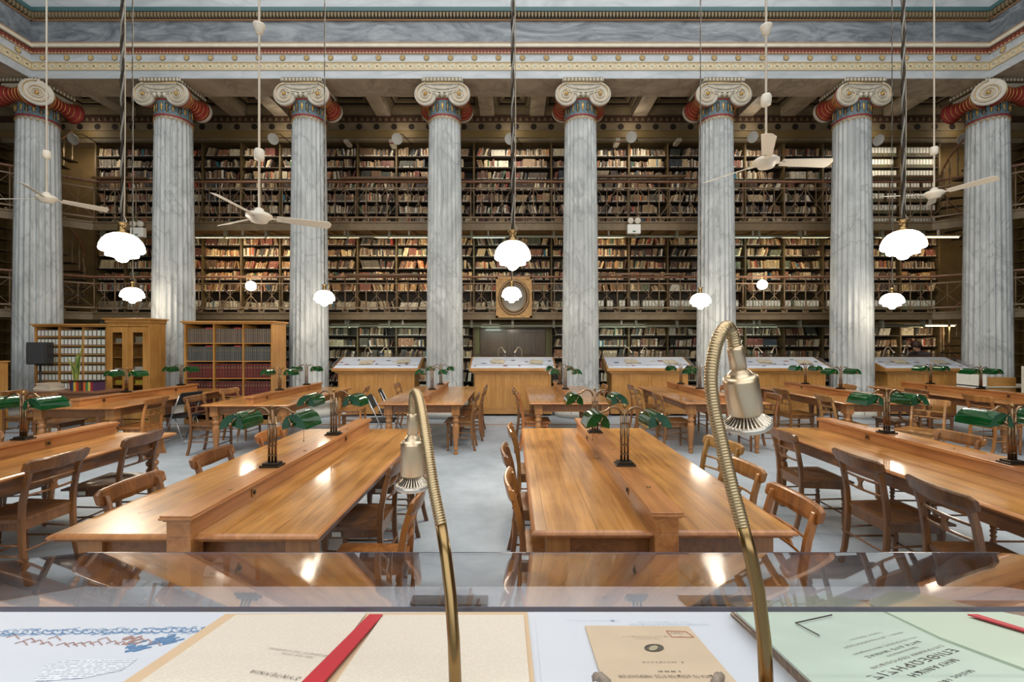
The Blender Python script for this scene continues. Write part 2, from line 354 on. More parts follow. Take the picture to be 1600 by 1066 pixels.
# aisle ceiling with beams and coffers, frieze above the shelving
st('ceiling_aisle', MB().box(-15, 15, YF+ARCH, 13, 8.5, 8.62), M['aisle'])
for s, nm in ((-1, 'ceiling_aisle_left'), (1, 'ceiling_aisle_right')):
    st(nm, MB().box(*( (-15, XL-ARCH) if s < 0 else (XR+ARCH, 15) ), -7.4, YF+ARCH, 8.5, 8.62), M['aisle'])
bx = [-13.6, -10.95, -7.85, -6.6, -3.68, -.72, .69, 3.62, 6.65, 7.85, 10.8, 13.4]
b = MB()
for x in bx: b.box(x-.2, x+.2, YF+ARCH+.002, 12.62, 8.14, 8.5)
st('trim_%d' % n_tr, b, M['soffit']); n_tr += 1
b = MB()
for a_, c_ in zip(bx[:-1], bx[1:]):
    nx = max(1, round((c_-a_)/1.45)); w_ = (c_-a_-.4)/nx
    for i in range(nx):
        for j in range(2):
            x0 = a_+.2+i*w_; y0 = 10.6+j*1.0
            for k, ins in enumerate((.05, .13, .21, .29)):
                z = 8.34+k*.04; t = .03; xa, xb, ya, yb = x0+ins, x0+w_-ins, y0+ins, y0+1.0-ins
                mi = k % 2
                b.box(xa, xb, ya, ya+t, z, z+.045, mi); b.box(xa, xb, yb-t, yb, z, z+.045, mi); b.box(xa, xa+t, ya, yb, z, z+.045, mi); b.box(xb-t, xb, ya, yb, z, z+.045, mi)
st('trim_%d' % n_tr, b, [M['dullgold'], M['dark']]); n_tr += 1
b = MB()
b.box(-15, 15, 12.66, 13.0, 7.40, 8.5, 0); b.box(-15, 15, 12.60, 12.66, 7.98, 8.14, 1); b.box(-15, 15, 12.63, 12.66, 7.54, 7.73, 2); b.box(-15, 15, 12.60, 12.66, 7.73, 7.75, 0)
for i in range(150):
    x = -13+i*.174; b.prism([(x-.05, 8.0), (x+.05, 8.0), (x+.02, 8.07), (x, 8.10), (x-.02, 8.07)], 12.585, 12.60, 'y', 3)
for i in range(52):
    x = -12.9+i*.5; b.lathe([(.085, 0), (.085, .012)], 16, 4, T(x, 12.662, 7.86) @ RX(PI/2), False)
st('trim_%d' % n_tr, b, [M['aisle'], mat('frieze_brown', (72, 48, 36), .6), mat('band_ochre', (130, 108, 66), .6), M['dullgold'], M['dark']]); n_tr += 1

# ================================================================ COLUMNS
def fluted(r0, r1, z0, z1, nfl=24, per=7, rings=9, dep=.04):
    b = MB(); n = nfl*per; vs = []; fs = []
    zs = [z0, z0+.02, z0+.07] + [z0+.07+(z1-z0-.14)*i/rings for i in range(1, rings+1)] + [z1-.03, z1]
    for j, z in enumerate(zs):
        t = (z-z0)/(z1-z0); r = r0+(r1-r0)*(t**1.35); dd = dep*(0 if j in (0, len(zs)-1) else (.55 if j in (1, len(zs)-2) else 1))
        for k in range(n):
            u = (k % per)/per; q = max(0, 1-((u-.5)/.42)**2)**.5
            rr = r-dd*q; a = 2*PI*k/n; vs.append((rr*math.cos(a), rr*math.sin(a), z))
    for i in range(len(zs)-1):
        for k in range(n): fs.append((i*n+k, i*n+(k+1) % n, (i+1)*n+(k+1) % n, (i+1)*n+k))
    b.add(vs, fs, 0, True); return b
def spiral(cx, cz, r0, turns, s, y, b, tr=.012, mi=0, rend=.035, a0=PI/2):
    pts = []; rad = []; N = int(turns*26)
    for i in range(N+1):
        t = i/N; r = r0*(rend/r0)**t; a = a0 + s*2*PI*turns*t
        pts.append((cx+r*math.cos(a), y, cz+r*math.sin(a))); rad.append(tr*(1-.6*t))
    b.tube(pts, rad, 6, mi)
def make_capital(root, corner=0):
    cap = MB(); ez, ex, yf = 7.19, .37, .40
    g = MB(); rd = MB()
    if not corner:
        for sy in (-1, 1):
            for sx in (-1, 1):
                K = T(sx*ex, sy*yf, ez) @ RX(PI/2 if sy < 0 else -PI/2)
                cap.lathe([(.20, -.10), (.245, -.06), (.25, 0), (.235, .012), (.20, .004)], 40, 0, K)
                spiral(sx*ex, ez, .238, 2.7, -sx*-1 if False else (1 if sx < 0 else -1), sy*(yf+.012), cap, .02)
                spiral(sx*ex, ez, .216, 2.5, (1 if sx < 0 else -1), sy*(yf+.02), g, .006)
                g.sphere((sx*ex, sy*(yf+.02), ez), .034, 10)
            if sy < 0: cap.prism([(-.40, -.33), (.40, -.33), (.40, .33), (-.40, .33)], 7.30, 7.43, 'z', 0)
            # canalis, sagging band that joins both scrolls
            n = 24; top = []; bot = []
            for i in range(n+1):
                x = -ex+2*ex*i/n; u = x/ex
                top.append((x, 7.43+.01*0)); bot.append((x, 7.235+.085*u*u if abs(u) < 1 else 7.32))
            cap.prism(top+bot[::-1], min(sy*yf, sy*(yf-.1)), max(sy*yf, sy*(yf-.1)), 'y', 0)
            for off, tr, mi in ((7.415, .018, 0), (7.37, .012, 0), (7.30, .012, 0), (7.25, .018, 0)):
                pts = [(-ex+2*ex*i/n, sy*(yf+.012), off-(.07 if off < 7.4 else 0)*(1-((i/n-.5)*2)**2)+(.03 if off < 7.3 else 0)*((i/n-.5)*2)**2) for i in range(n+1)]
                cap.tube(pts, tr, 6)
            g.tube([(-ex, sy*(yf+.01), 7.44), (ex, sy*(yf+.01), 7.44)], .01, 6)
        for sx in (-1, 1):
            K = T(sx*ex, 0, ez) @ RX(PI/2)
            prof = []; 
            for i in range(29):
                t = -1+2*i/28; prof.append((.135+.105*abs(t)**1.7+.008*math.cos(i*PI), t*.31))
            rd.lathe(prof, 28, 0, K)
            for k in (-.9, -.62, -.36, -.12, .12, .36, .62, .9):
                r = .140+.105*abs(k)**1.7
                g.lathe([(r, k*.31-.007), (r+.008, k*.31), (r, k*.31+.007)], 28, 0, K, True, False)
    else:
        s = corner
        K0 = T(-s*.0, 0, 0) @ RZ(s*PI/4)       # scroll facing diagonally into the hall
        K = K0 @ T(0, -.68, ez) @ RX(PI/2)
        cap.lathe([(.16, -.45), (.2, -.12), (.27, -.06), (.28, 0), (.26, .012), (.22, .004)], 44, 0, K)
        bb = MB(); spiral(0, ez, .262, 3.6, 1, -.695, bb, .016); cap.add(bb.v, bb.f, 0, True, K0)
        bb = MB(); spiral(0, ez, .24, 3.4, 1, -.702, bb, .006); bb.sphere((0, -.70, ez-.02), .036, 10); g.add(bb.v, bb.f, 0, True, K0)
        cap.prism([(-.40, -.40), (.40, -.40), (.40, .40), (-.40, .40)], 7.25, 7.43, 'z', 0)
        for K in (T(s*.37, .12, ez) @ RX(PI/2), T(-s*.12, -.37, ez) @ RY(PI/2)):
            prof = [(.135+.105*abs(-1+2*i/28)**1.7, (-1+2*i/28)*.36) for i in range(29)]
            rd.lathe(prof, 28, 0, K)
            for k in (-.8, -.5, -.25, 0, .25, .5, .8, .97):
                r = .140+.105*abs(k)**1.7
                g.lathe([(r, k*.36-.007), (r+.008, k*.36), (r, k*.36+.007)], 28, 0, K, True, False)
    c = cap.build('capital', M['capital'], root)
    rd.build('bolster', M['red'], c); 
    # abacus with egg pattern
    a = MB(); a.prism([(-.44, -.42), (.44, -.42), (.44, .42), (-.44, .42)], 7.455, 7.55, 'z', 0)
    for k in range(11):
        x = -.40+k*.08
        for q in (-1, 1):
            a.sphere((x, q*.425, 7.50), .032, 8, 1, (1, .5, 1.2)); a.sphere((q*.445, x, 7.50), .032, 8, 1, (.5, 1, 1.2))
    a.build('abacus', [M['dullgold'], M['capital']], c)
    # egg ring and necking
    e = MB(); e.lathe([(.36, 7.10), (.41, 7.12), (.42, 7.2), (.36, 7.24)], 40, 1)
    for k in range(24):
        an = 2*PI*k/24; e.sphere((.425*math.cos(an), .425*math.sin(an), 7.165), .047, 8, 0, (1, 1, 1.25))
    e.lathe([(.372, 7.08), (.38, 7.09), (.38, 7.11), (.372, 7.12)], 40, 2, cap=False)
    e.build('egg_ring', [M['capital'], M['dullgold'], M['red']], c)
    nk = MB(); nk.lathe([(.362, 6.77), (.366, 7.09)], 48, 0, cap=False)
    for k in range(20):
        an = 2*PI*k/20; K = RZ(an) @ T(.366, 0, 0)
        if k % 2: nk.sphere((0, 0, 6.95), .03, 8, 1, (.4, .8, 2.6), K); nk.sphere((.004, 0, 6.88), .02, 8, 1, (.6, 1, 1), K)
        else:
            for q in (-1, 1): nk.tube([(0.006, q*.01, 6.84), (.006, q*.035, 6.88), (.006, q*.012, 6.93), (.006, q*.035, 6.99), (.006, q*.015, 7.04)], .006, 5, 2, K)
            nk.tube([(.006, 0, 6.82), (.006, 0, 7.05)], .008, 5, 1, K)
    nk.build('neck_band', [M['blue'], M['gold'], M['blackmetal']], c)
    ar = MB(); ar.lathe([(.362, 6.745), (.372, 6.755), (.372, 6.775), (.362, 6.785)], 48, 1, cap=False)
    for k in range(24):
        a0 = 2*PI*k/24; pts = []
        for i in range(7):
            t = PI*i/6; an = a0+PI/24*(1-math.cos(t))*1.0; z = 6.66+.065*math.sin(t); pts.append((.37*math.cos(an), .37*math.sin(an), z))
        ar.tube(pts, .007, 5, 0)
    ar.build('flute_arcs', [M['gold'], M['red']], c)
    g.build('gilded_spirals', M['gold'], c)
def make_column(x, corner, label, proto=None):
    root = empty('ionic_column', (x, 10.2, 0), 0, label, 'column', 'row of fluted marble columns', 'thing')
    if proto is None:
        fluted(.425, .362, .42, 6.74).build('shaft', M['marble'], root)
        bs = MB(); bs.lathe([(.60, 0), (.62, .06), (.62, .10), (.58, .15), (.52, .17), (.49, .20), (.50, .24), (.53, .26), (.56, .30), (.55, .35), (.49, .385), (.44, .40), (.43, .42)], 48)
        bs.build('base', mat('base_marble', (200, 198, 190), .45, noise=.1, nscale=4) if 'bm' not in M else M['bm'], root)
        make_capital(root, corner)
    else:
        for ch in proto.children: copy_tree(ch, parent=root)
    return root
labs = ['fluted marble column in the corner behind the black loudspeaker', 'fluted marble column rising behind the glazed oak cabinet',
 'fluted marble column between the oak volume bookcase and the first display case', 'fluted marble column at the left of the dark central doorway',
 'fluted marble column at the right of the dark central doorway', 'fluted marble column standing behind the tall bent gooseneck lamp',
 'fluted marble column between the two display cases furthest right', 'fluted marble column in the right corner behind the small white desk']
proto = None; M['bm'] = mat('base_marble', (200, 198, 190), .45, noise=.1, nscale=4)
for i in range(8):
    x = (i-3.5)*3.13
    if i in (0, 7): make_column(x, 1 if i == 0 else -1, labs[i])
    else:
        c = make_column(x, 0, labs[i], proto); proto = proto or c

# ================================================================ WALL SHELVING AND BOOKS
def PX(k): return (60.6*k)*SH/F                      # position of shelf upright k
ROWS = {'upper': [7.0, 6.68, 6.35, 6.03, 5.70, 5.37, 5.05], 'middle': [4.46, 4.14, 3.79, 3.47, 3.14, 2.62], 'ground': [1.88, 1.56, 1.23, .90, .57, .25]}
TOP = {'upper': 7.36, 'middle': 4.74, 'ground': 2.2}
gaps = [(-10.75, -9, 'between the corner column and the second column'), (-9, -5, 'behind the glazed cabinet and the oak volume bookcase'), (-5, -2, 'behind the leftmost display case'),
        (-2, 2, 'in the centre around the framed medallion'), (2, 5, 'behind the case right of the door'), (5, 9, 'behind the tall bent gooseneck lamp'), (9, 11, 'at the far right end beside the spiral stair')]
for lev in ROWS:
    for g0, g1, where in gaps:
        r = empty('wall_bookcase', ((PX(g0)+PX(g1))/2, SH, {'upper': 4.8, 'middle': 2.43, 'ground': 0}[lev]), 0,
                  {'upper': 'dark book shelving on the upper gallery ', 'middle': 'dark book shelving on the lower gallery ', 'ground': 'dark book shelving at floor level '}[lev]+where, 'bookcase', 'built-in shelving along the back wall')
        ox, oy, oz = r.location
        zb = {'upper': 4.82, 'middle': 2.46, 'ground': 0}[lev]; zt = TOP[lev]
        ks = [g0]+[k for k in range(math.ceil(g0+.01), math.floor(g1)+1)]
        x0, x1 = PX(g0)+.004, PX(g1)-.004
        door = lev == 'ground' and g0 == -2
        for k in ks:
            if k == g1 and g1 != 11: continue
            if door and k == 0: continue
            MB().box(PX(k)-.022-ox, PX(k)+.022-ox, -.01, .34, zb-oz, zt-oz).build('upright', M['upright'], r)
        spans = [(x0, x1)] if not door else [(x0, PX(-1)), (PX(1), x1)]
        for z in ROWS[lev]:
            for xa, xb in spans: MB().box(xa-ox, xb-ox, .0, .33, z-.03-oz, z-oz).build('shelf', M['shelfwood'], r)
        for xa, xb in spans: MB().box(xa-ox, xb-ox, .34, .36, zb-oz, zt-oz).build('back_panel', M['shelfwood'], r)
        MB().box(x0-ox, x1-ox, -.04, .36, zt-oz, zt+.05-oz).build('cornice', M['upright'], r)
PAL = [lin(c) for c in ((158,132,98),(172,146,108),(190,168,132),(132,104,74),(108,82,60),(96,58,48),(116,66,54),(70,54,42),(62,62,54),(58,64,70),(200,186,158),(212,204,186),(92,84,70),(148,124,98),(118,104,84),(50,42,38),(150,106,78),(178,158,128),(140,116,90),(84,70,56))]
WARM = [lin(c) for c in ((184,148,100),(196,162,112),(168,130,84),(146,108,68),(132,76,60),(206,178,132),(120,88,58),(180,152,108),(98,102,78),(150,100,70),(214,190,150),(90,66,48))]
PALE = [lin(c) for c in ((170,160,136),(184,176,154),(152,136,112),(196,188,168),(140,120,96),(164,150,120))]
bulk = MB(); PB = {}
def bulk_book(x, w_, h, d, z, lean, col, lab, y0):
    b0 = len(bulk.v); sx = lean*h
    for (xx, yy, zz) in ((x,y0,z),(x+w_,y0,z),(x+w_,y0+d,z),(x,y0+d,z),(x+sx,y0,z+h),(x+w_+sx,y0,z+h),(x+w_+sx,y0+d,z+h),(x+sx,y0+d,z+h)): bulk.v.append((xx, yy, zz))
    for f in ((0,1,5,4),(1,2,6,5),(3,0,4,7),(4,5,6,7)): bulk.f.append([b0+i for i in f]); bulk.fc.append((*col, 1)); bulk.m.append(0); bulk.sm.append(False)
    def strip(za, zb, c, ins=.1):
        b1 = len(bulk.v); l0, l1 = lean*(za), lean*(zb)
        for (xx, zz) in ((x+w_*ins+l0, z+za), (x+w_*(1-ins)+l0, z+za), (x+w_*(1-ins)+l1, z+zb), (x+w_*ins+l1, z+zb)): bulk.v.append((xx, y0-.002, zz))
        bulk.f.append([b1, b1+1, b1+2, b1+3]); bulk.fc.append((*c, 1)); bulk.m.append(0); bulk.sm.append(False)
    if lab: strip(.008, .032, lin((226, 222, 208)), .08)
    if R.random() < .35: strip(h*.68, h*.8, tuple(min(1, q*1.9+.03) for q in col) if R.random() < .5 else tuple(q*.35 for q in col), 0)
def lib_label(): pass
INDIV = 0
BOOKMESH = {}
def book_proto(kind):
    if kind in BOOKMESH: return BOOKMESH[kind]
    b = MB()   # unit book: spine faces -y, w 1 h 1 d 1
    b.box(0, 1, .02, 1, 0, .985, 0); b.box(.12, .88, .06, .99, .985, .99, 2)
    b.prism([(0, .03), (.08, .008), (.5, 0), (.92, .008), (1, .03)], 0, 1, 'z', 0)
    if kind == 'cloth': b.box(.08, .92, -.004, .01, .03, .13, 1)
    if kind == 'volume':
        for z in (.2, .42, .82): b.box(0, 1, -.01, .03, z, z+.010, 3)
        b.box(.2, .8, -.006, .01, .68, .76, 3)
    if kind == 'filebox': b.box(.08, .92, -.006, .01, .36, .92, 1); b.lathe([(.14, 0), (.14, .01)], 10, 4, T(.5, -.008, .2) @ Matrix.Diagonal((1, 1, .5, 1)) @ RX(PI/2), False)
    if kind == 'pamphlet': b.box(.12, .88, -.006, .01, .12, .86, 1)
    BOOKMESH[kind] = b.mesh(kind, [M['book'], M['label'], M['pages'], M['dullgold'], M['blackmetal']]); return BOOKMESH[kind]
def book(name, kind, x, y, z, w_, h, d, col, lean, label, cat, group):
    o = bpy.data.objects.new(name, book_proto(kind)); COL.objects.link(o); o.location = (x, y, z); o.scale = (w_*.97, d, h)
    o.rotation_euler = (0, math.atan(lean), 0); o.color = (*col, 1); tag(o, label, cat, group); return o
n_indiv = 0
levname = {'upper': 'upper gallery shelf', 'middle': 'lower gallery shelf', 'ground': 'floor level shelf'}
bays = []; e_ = [-10.75]+list(range(-10, 12))
for a_, c_ in zip(e_[:-1], e_[1:]): bays.append((a_, c_))
for lev in ROWS:
    rows = ROWS[lev]
    for ri, z in enumerate(rows):
        top = TOP[lev] if ri == 0 else rows[ri-1]-.03
        gap = top-z
        for a_, c_ in bays:
            xa, xb = PX(a_)+.04, PX(c_)-.04
            if lev == 'ground' and -1 <= a_ < 1: continue
            filebox = (lev == 'upper' and a_ >= 9) or (lev == 'middle' and ri == 5 and a_ >= 1.9)
            if lev == 'upper' and a_ >= 8.9 and a_ < 9: filebox = False
            if lev == 'ground' and ri >= 3 : near = False
            x = xa+.005
            if filebox:
                w_ = .085
                while x+w_ < xb-.005:
                    if R.random() < .05: x += w_; continue
                    c = lin((104, 98, 70)) if lev == 'upper' else lin((132, 136, 116))
                    book('box_file', 'filebox', x, SH+.03, z, w_, min(.27, gap*.86), .24, tuple(q*R.uniform(.8, 1.15) for q in c), 0,
                         'green-grey box file with white label on the %s in the right half' % levname[lev] if lev == 'middle' else 'dark olive box file with white label on the upper gallery shelf at far right', 'box file', 'white-labelled box files on the %s' % levname[lev])
                    x += w_+.004
                continue
            mode = R.random(); pal = PAL
            if lev == 'middle' and ri < 5: pal = WARM if R.random() < .65 else PAL
            if lev == 'middle' and ri == 5: pal = PALE
            base = R.choice(pal)
            hbase = min(gap-.035, .26) if not (lev == 'middle' and ri == 5) else .27
            run = 0; lean = 0; indiv = lev == 'ground' and ri in (0, 1) and ((-5 <= a_ < -1) or (1 <= a_ < 6))
            fill = xb - R.choice((0, 0, 0, 0, .1, .25)) if lev != 'middle' else xb-.01
            while x < fill-.03:
                if run <= 0:
                    run = R.randint(3, 11); same = R.random() < .28; base = R.choice(pal); bw = R.uniform(.022, .048); bh = hbase*R.uniform(.72, .98)
                    lean = 0 if R.random() < .5 else R.uniform(.06, .36)*R.choice((1, 1, -1))
                    if lean: x += .02
                    if lean < 0: x += -lean*bh
                w_ = bw*(1 if same else R.uniform(.7, 1.4)); h = bh*(1 if same else R.uniform(.78, 1.06)); h = min(h, gap-.02)
                if x+w_+max(0, lean)*h > xb: break
                col = base if same else R.choice(pal) if R.random() < .75 else base
                vv = R.uniform(.5, 1.35) if not same else R.uniform(.85, 1.15); col = tuple(min(.9, q*vv) for q in col)
                if R.random() < .03: col = R.choice([lin((40, 110, 130)), lin((176, 60, 50)), lin((210, 206, 196)), lin((190, 110, 60)), lin((50, 90, 60))])
                dd = R.uniform(0, .02)
                if indiv and n_indiv < 140:
                    n_indiv += 1
                    g_ = [g for g in gaps if g[0] <= a_ < g[1]][0]
                    br = sum(col)/3; tone = 'pale' if br > .32 else 'mid-brown' if br > .12 else 'dark'
                    book('book', 'cloth', x, SH+.03+dd, z, w_, h, .2, col, lean, '%s book on the %s floor level shelf %s' % (tone, ('top', 'second')[ri], g_[2]), 'book', '%s books on the %s floor level shelf %s' % (tone, ('top', 'second')[ri], g_[2]))
                else: bulk_book(x, w_, h, .2, z, lean, col, R.random() < .7, SH+.03+dd)
                x += w_+R.uniform(.001, .005); run -= 1
                if run == 0 and lean > 0: x += lean*h*.9
ob = bulk.build('rows_of_books', M['books']); tag(ob, 'rows upon rows of old books filling the wall shelving on all levels', 'books', kind='stuff')
# central doorway in the shelving
b = MB(); b.box(-.95, .95, 12.78, 12.9, 0, 2.18, 0)
for x0, x1 in ((-.80, -.08), (.08, .80)):
    for z0, z1 in ((.15, .85), (.95, 2.05)):
        b.box(x0+.08, x1-.08, 12.76, 12.79, z0, z1, 0); b.box(x0+.16, x1-.16, 12.745, 12.77, z0+.08, z1-.08, 0)
b.box(-.045, .045, 12.74, 12.8, 0, 2.18, 0)
d1 = st('door_1', b, M['door'], .004)
MB().sphere((-.1, 12.72, 1.02), .03, 10).build('door_handle', M['brass'], d1)
b = MB(); b.box(-1.1, -.95, 12.66, 12.9, 0, 2.2); b.box(.95, 1.1, 12.66, 12.9, 0, 2.2); st('trim_%d' % n_tr, b, mat('olive_jamb_paint', (104, 100, 62), .6)); n_tr += 1

# ================================================================ GALLERIES
def gal_line(z, Yr, corner=True):
    return [(-14.2, 8.4), (-13.0, 9.35), (-11.9, 10.45), (-11.35, 11.1), (-10.9, 11.5), (10.9, 11.5), (11.35, 11.1), (11.9, 10.45), (13.0, 9.35), (14.2, 8.4)]
GL = gal_line(0, 0)
def offset(line, d):
    out = []
    for i, p in enumerate(line):
        p = Vector((*p, 0)); a = Vector((*line[max(0, i-1)], 0)); c = Vector((*line[min(len(line)-1, i+1)], 0)); t = (c-a).normalized()
        out.append(p+Vector((-t.y, t.x, 0))*d)
    return out
for name, zt, zb, hr, lab in (('gallery_railing', 4.80, 4.60, 5.86, 'upper'), ('gallery_railing', 2.45, 2.28, 3.38, 'lower')):
    n_w = 'trim_%d' % n_tr; n_tr += 1
    inner = offset(GL, 0); outer = offset(GL, .5)
    b = MB()
    for i in range(len(GL)-1):
        if i == 4: x0, x1 = inner[4].x, inner[5].x; b.box(x0, x1, 11.5, 12.62, zt-.05, zt, 0)
        else:
            p = [inner[i], inner[i+1], outer[i+1], outer[i]]
            b.prism([(q.x, q.y) for q in p], zt-.05, zt, 'z', 0)
    for x in [k*.55 for k in range(-19, 20)]: b.box(x-.03, x+.03, 11.56, 12.6, zt-.13, zt-.051, 0)
    st(n_w, b, mat('gallery_boards_'+lab, (134, 106, 66), .7, noise=.2, nscale=3))
    b = MB(); fl = offset(GL, -.03)
    for i in range(len(fl)-1):
        a, c = fl[i], fl[i+1]; t = (c-a).normalized(); nrm = Vector((-t.y, t.x, 0))
        for dz0, dz1, dd in ((zb, zt, 0), (zt-.02, zt+.012, -.03), (zb-.01, zb+.03, -.025)):
            q = [a+nrm*dd, c+nrm*dd, c+nrm*.05, a+nrm*.05]; b.prism([(v.x, v.y) for v in q], dz0, dz1, 'z', 0)
    st('trim_%d' % n_tr, b, M['irondark']); n_tr += 1
    root = empty('gallery_railing', (0, 11.5, zt), 0, 'iron and wood railing running along the %s gallery' % lab, 'railing', 'gallery railings')
    def L3(x, y, z): return (x, y-11.5, z-zt)
    rail = MB(); top = MB(); bot = MB()
    for mb, z, r, fl_ in ((rail, hr, .034, (1.0, 1.5)), (top, hr-.17, .016, None), (bot, zt+.13, .018, None)):
        mb.tube([L3(p[0], p[1], z) for p in GL], r, 4 if mb is not rail else 8, 0, flat=fl_)
    rail.build('handrail', M['handrail'], root); top.build('upper_bar', M['iron'], root); bot.build('lower_bar', M['iron'], root)
    # stations
    stn = []
    for i in range(len(GL)-1):
        a, c = Vector((*GL[i], 0)), Vector((*GL[i+1], 0)); n = max(1, round((c-a).length/.545))
        for k in range(n): stn.append((a.lerp(c, k/n), (c-a).normalized(), (c-a).length/n))
    post = MB(); post.tube([(0,0,.0), (0,0,hr-zt)], .014, 6); post.tube([(-.05,0,.02), (.05,0,.02)], .016, 6); post.sphere((0,0,.16), .022, 8); post.sphere((-.06,0,.045), .028, 8, 0, (1,.4,1)); post.sphere((.06,0,.045), .028, 8, 0, (1,.4,1))
    pm = post.mesh('post', M['iron'])
    lat = MB(); z0, z1 = zt+.13, hr-.17; zm = (z0+z1)/2
    for i, (p, t, s) in enumerate(stn):
        o = bpy.data.objects.new('post', pm); COL.objects.link(o); o.parent = root; o.location = L3(p.x, p.y, zt); o.rotation_euler = (0, 0, math.atan2(t.y, t.x))
        m_ = p+t*s/2; q = p+t*s
        lat.tube([L3(m_.x, m_.y, z0), L3(m_.x, m_.y, z1)], .009, 5)
        for u in (p, q):
            lat.tube([L3(u.x, u.y, z0), L3(m_.x, m_.y, zm)], .007, 5); lat.tube([L3(u.x, u.y, z1), L3(m_.x, m_.y, zm)], .007, 5)
    lat.build('lattice', M['iron'], root)
for (px0, px1, py, lab) in ((150, 232, 281, 'upper gallery rail, beyond the left end column'), (535, 668, 281, 'upper gallery rail, left of the centre'), (932, 1070, 278, 'upper gallery rail, right of the centre'),
                            (540, 668, 431, 'lower gallery rail, left of the centre'), (931, 1066, 430, 'lower gallery rail, right of the centre'), (1362, 1464, 279, 'upper gallery rail, before the box files at far right')):
    x0, _, z = at(px0, py, 11.4); x1 = at(px1, py, 11.4)[0]
    b = MB(); b.box(-(x1-x0)/2, (x1-x0)/2, -.12, .12, -.015, .01, 0, RX(.12)); b.box(-(x1-x0)/2, (x1-x0)/2, -.135, -.115, -.03, .02, 0, RX(.12))
    o = b.build('reading_ledge', M['ledge'], None, .004, ((x0+x1)/2, 11.4, z+.03)); tag(o, 'sloped brown reading ledge on the '+lab, 'ledge', 'reading ledges on the gallery rails')
# light tubes and conduits beneath each gallery floor
for zt, lab, tubes in ((4.64, 'upper', [(300, 450, 0), (512, 560, 0), (585, 690, 0), (735, 790, 1), (930, 975, 0), (1150, 1210, 1), (1225, 1300, 0), (1372, 1390, 0), (1440, 1506, 0)]),
                       (2.24, 'lower', [(515, 560, 1), (590, 665, 1), (752, 780, 1), (935, 1010, 1), (1148, 1215, 1), (1420, 1500, 0)])):
    b = MB(); y = 11.85; z = zt-.12
    b.tube([(-11, y, z), (11, y, z)], .035, 8)
    for k in range(-10, 11): b.box(k*1.1-.03, k*1.1+.03, y-.05, y+.05, z-.05, zt+(.12 if zt > 3 else .17))
    o = b.build('conduit', M['pipe']); tag(o, 'grey conduit pipe running under the %s gallery floor' % lab, 'pipe')
    for i, (p0, p1, gr) in enumerate(tubes):
        xa, xb = (p0-CXP)*y/F, (p1-CXP)*y/F
        r = empty('tube_light', ((xa+xb)/2, y+.12, z-.01), 0, '%s tube light under the %s gallery, %s from the left end' % ('greenish' if gr else 'warm', lab, ['first', 'second', 'third', 'fourth', 'fifth', 'sixth', 'seventh', 'eighth', 'ninth'][i]), 'light', 'tube lights under the galleries')
        hw = (xb-xa)/2
        b = MB(); b.box(-hw, hw, -.03, .03, .03, .06); b.box(-.02, .02, -.02, .02, .06, .25 if zt > 3 else .30); b.build('housing', M['white'], r)
        MB().tube([(-hw+.02, 0, .012), (hw-.02, 0, .012)], .013, 8).build('tube', M['tubegreen' if gr else 'tube'], r)
        area('tube_lamp', ((xa+xb)/2, y-.05, z-.05), (math.radians(35), 0, 0), 2*hw, .08, (7 if zt < 3 else 14 if i in (0, 2, 4) else 7)*2*hw, (.85, 1, .85) if gr else (1, .80, .52))
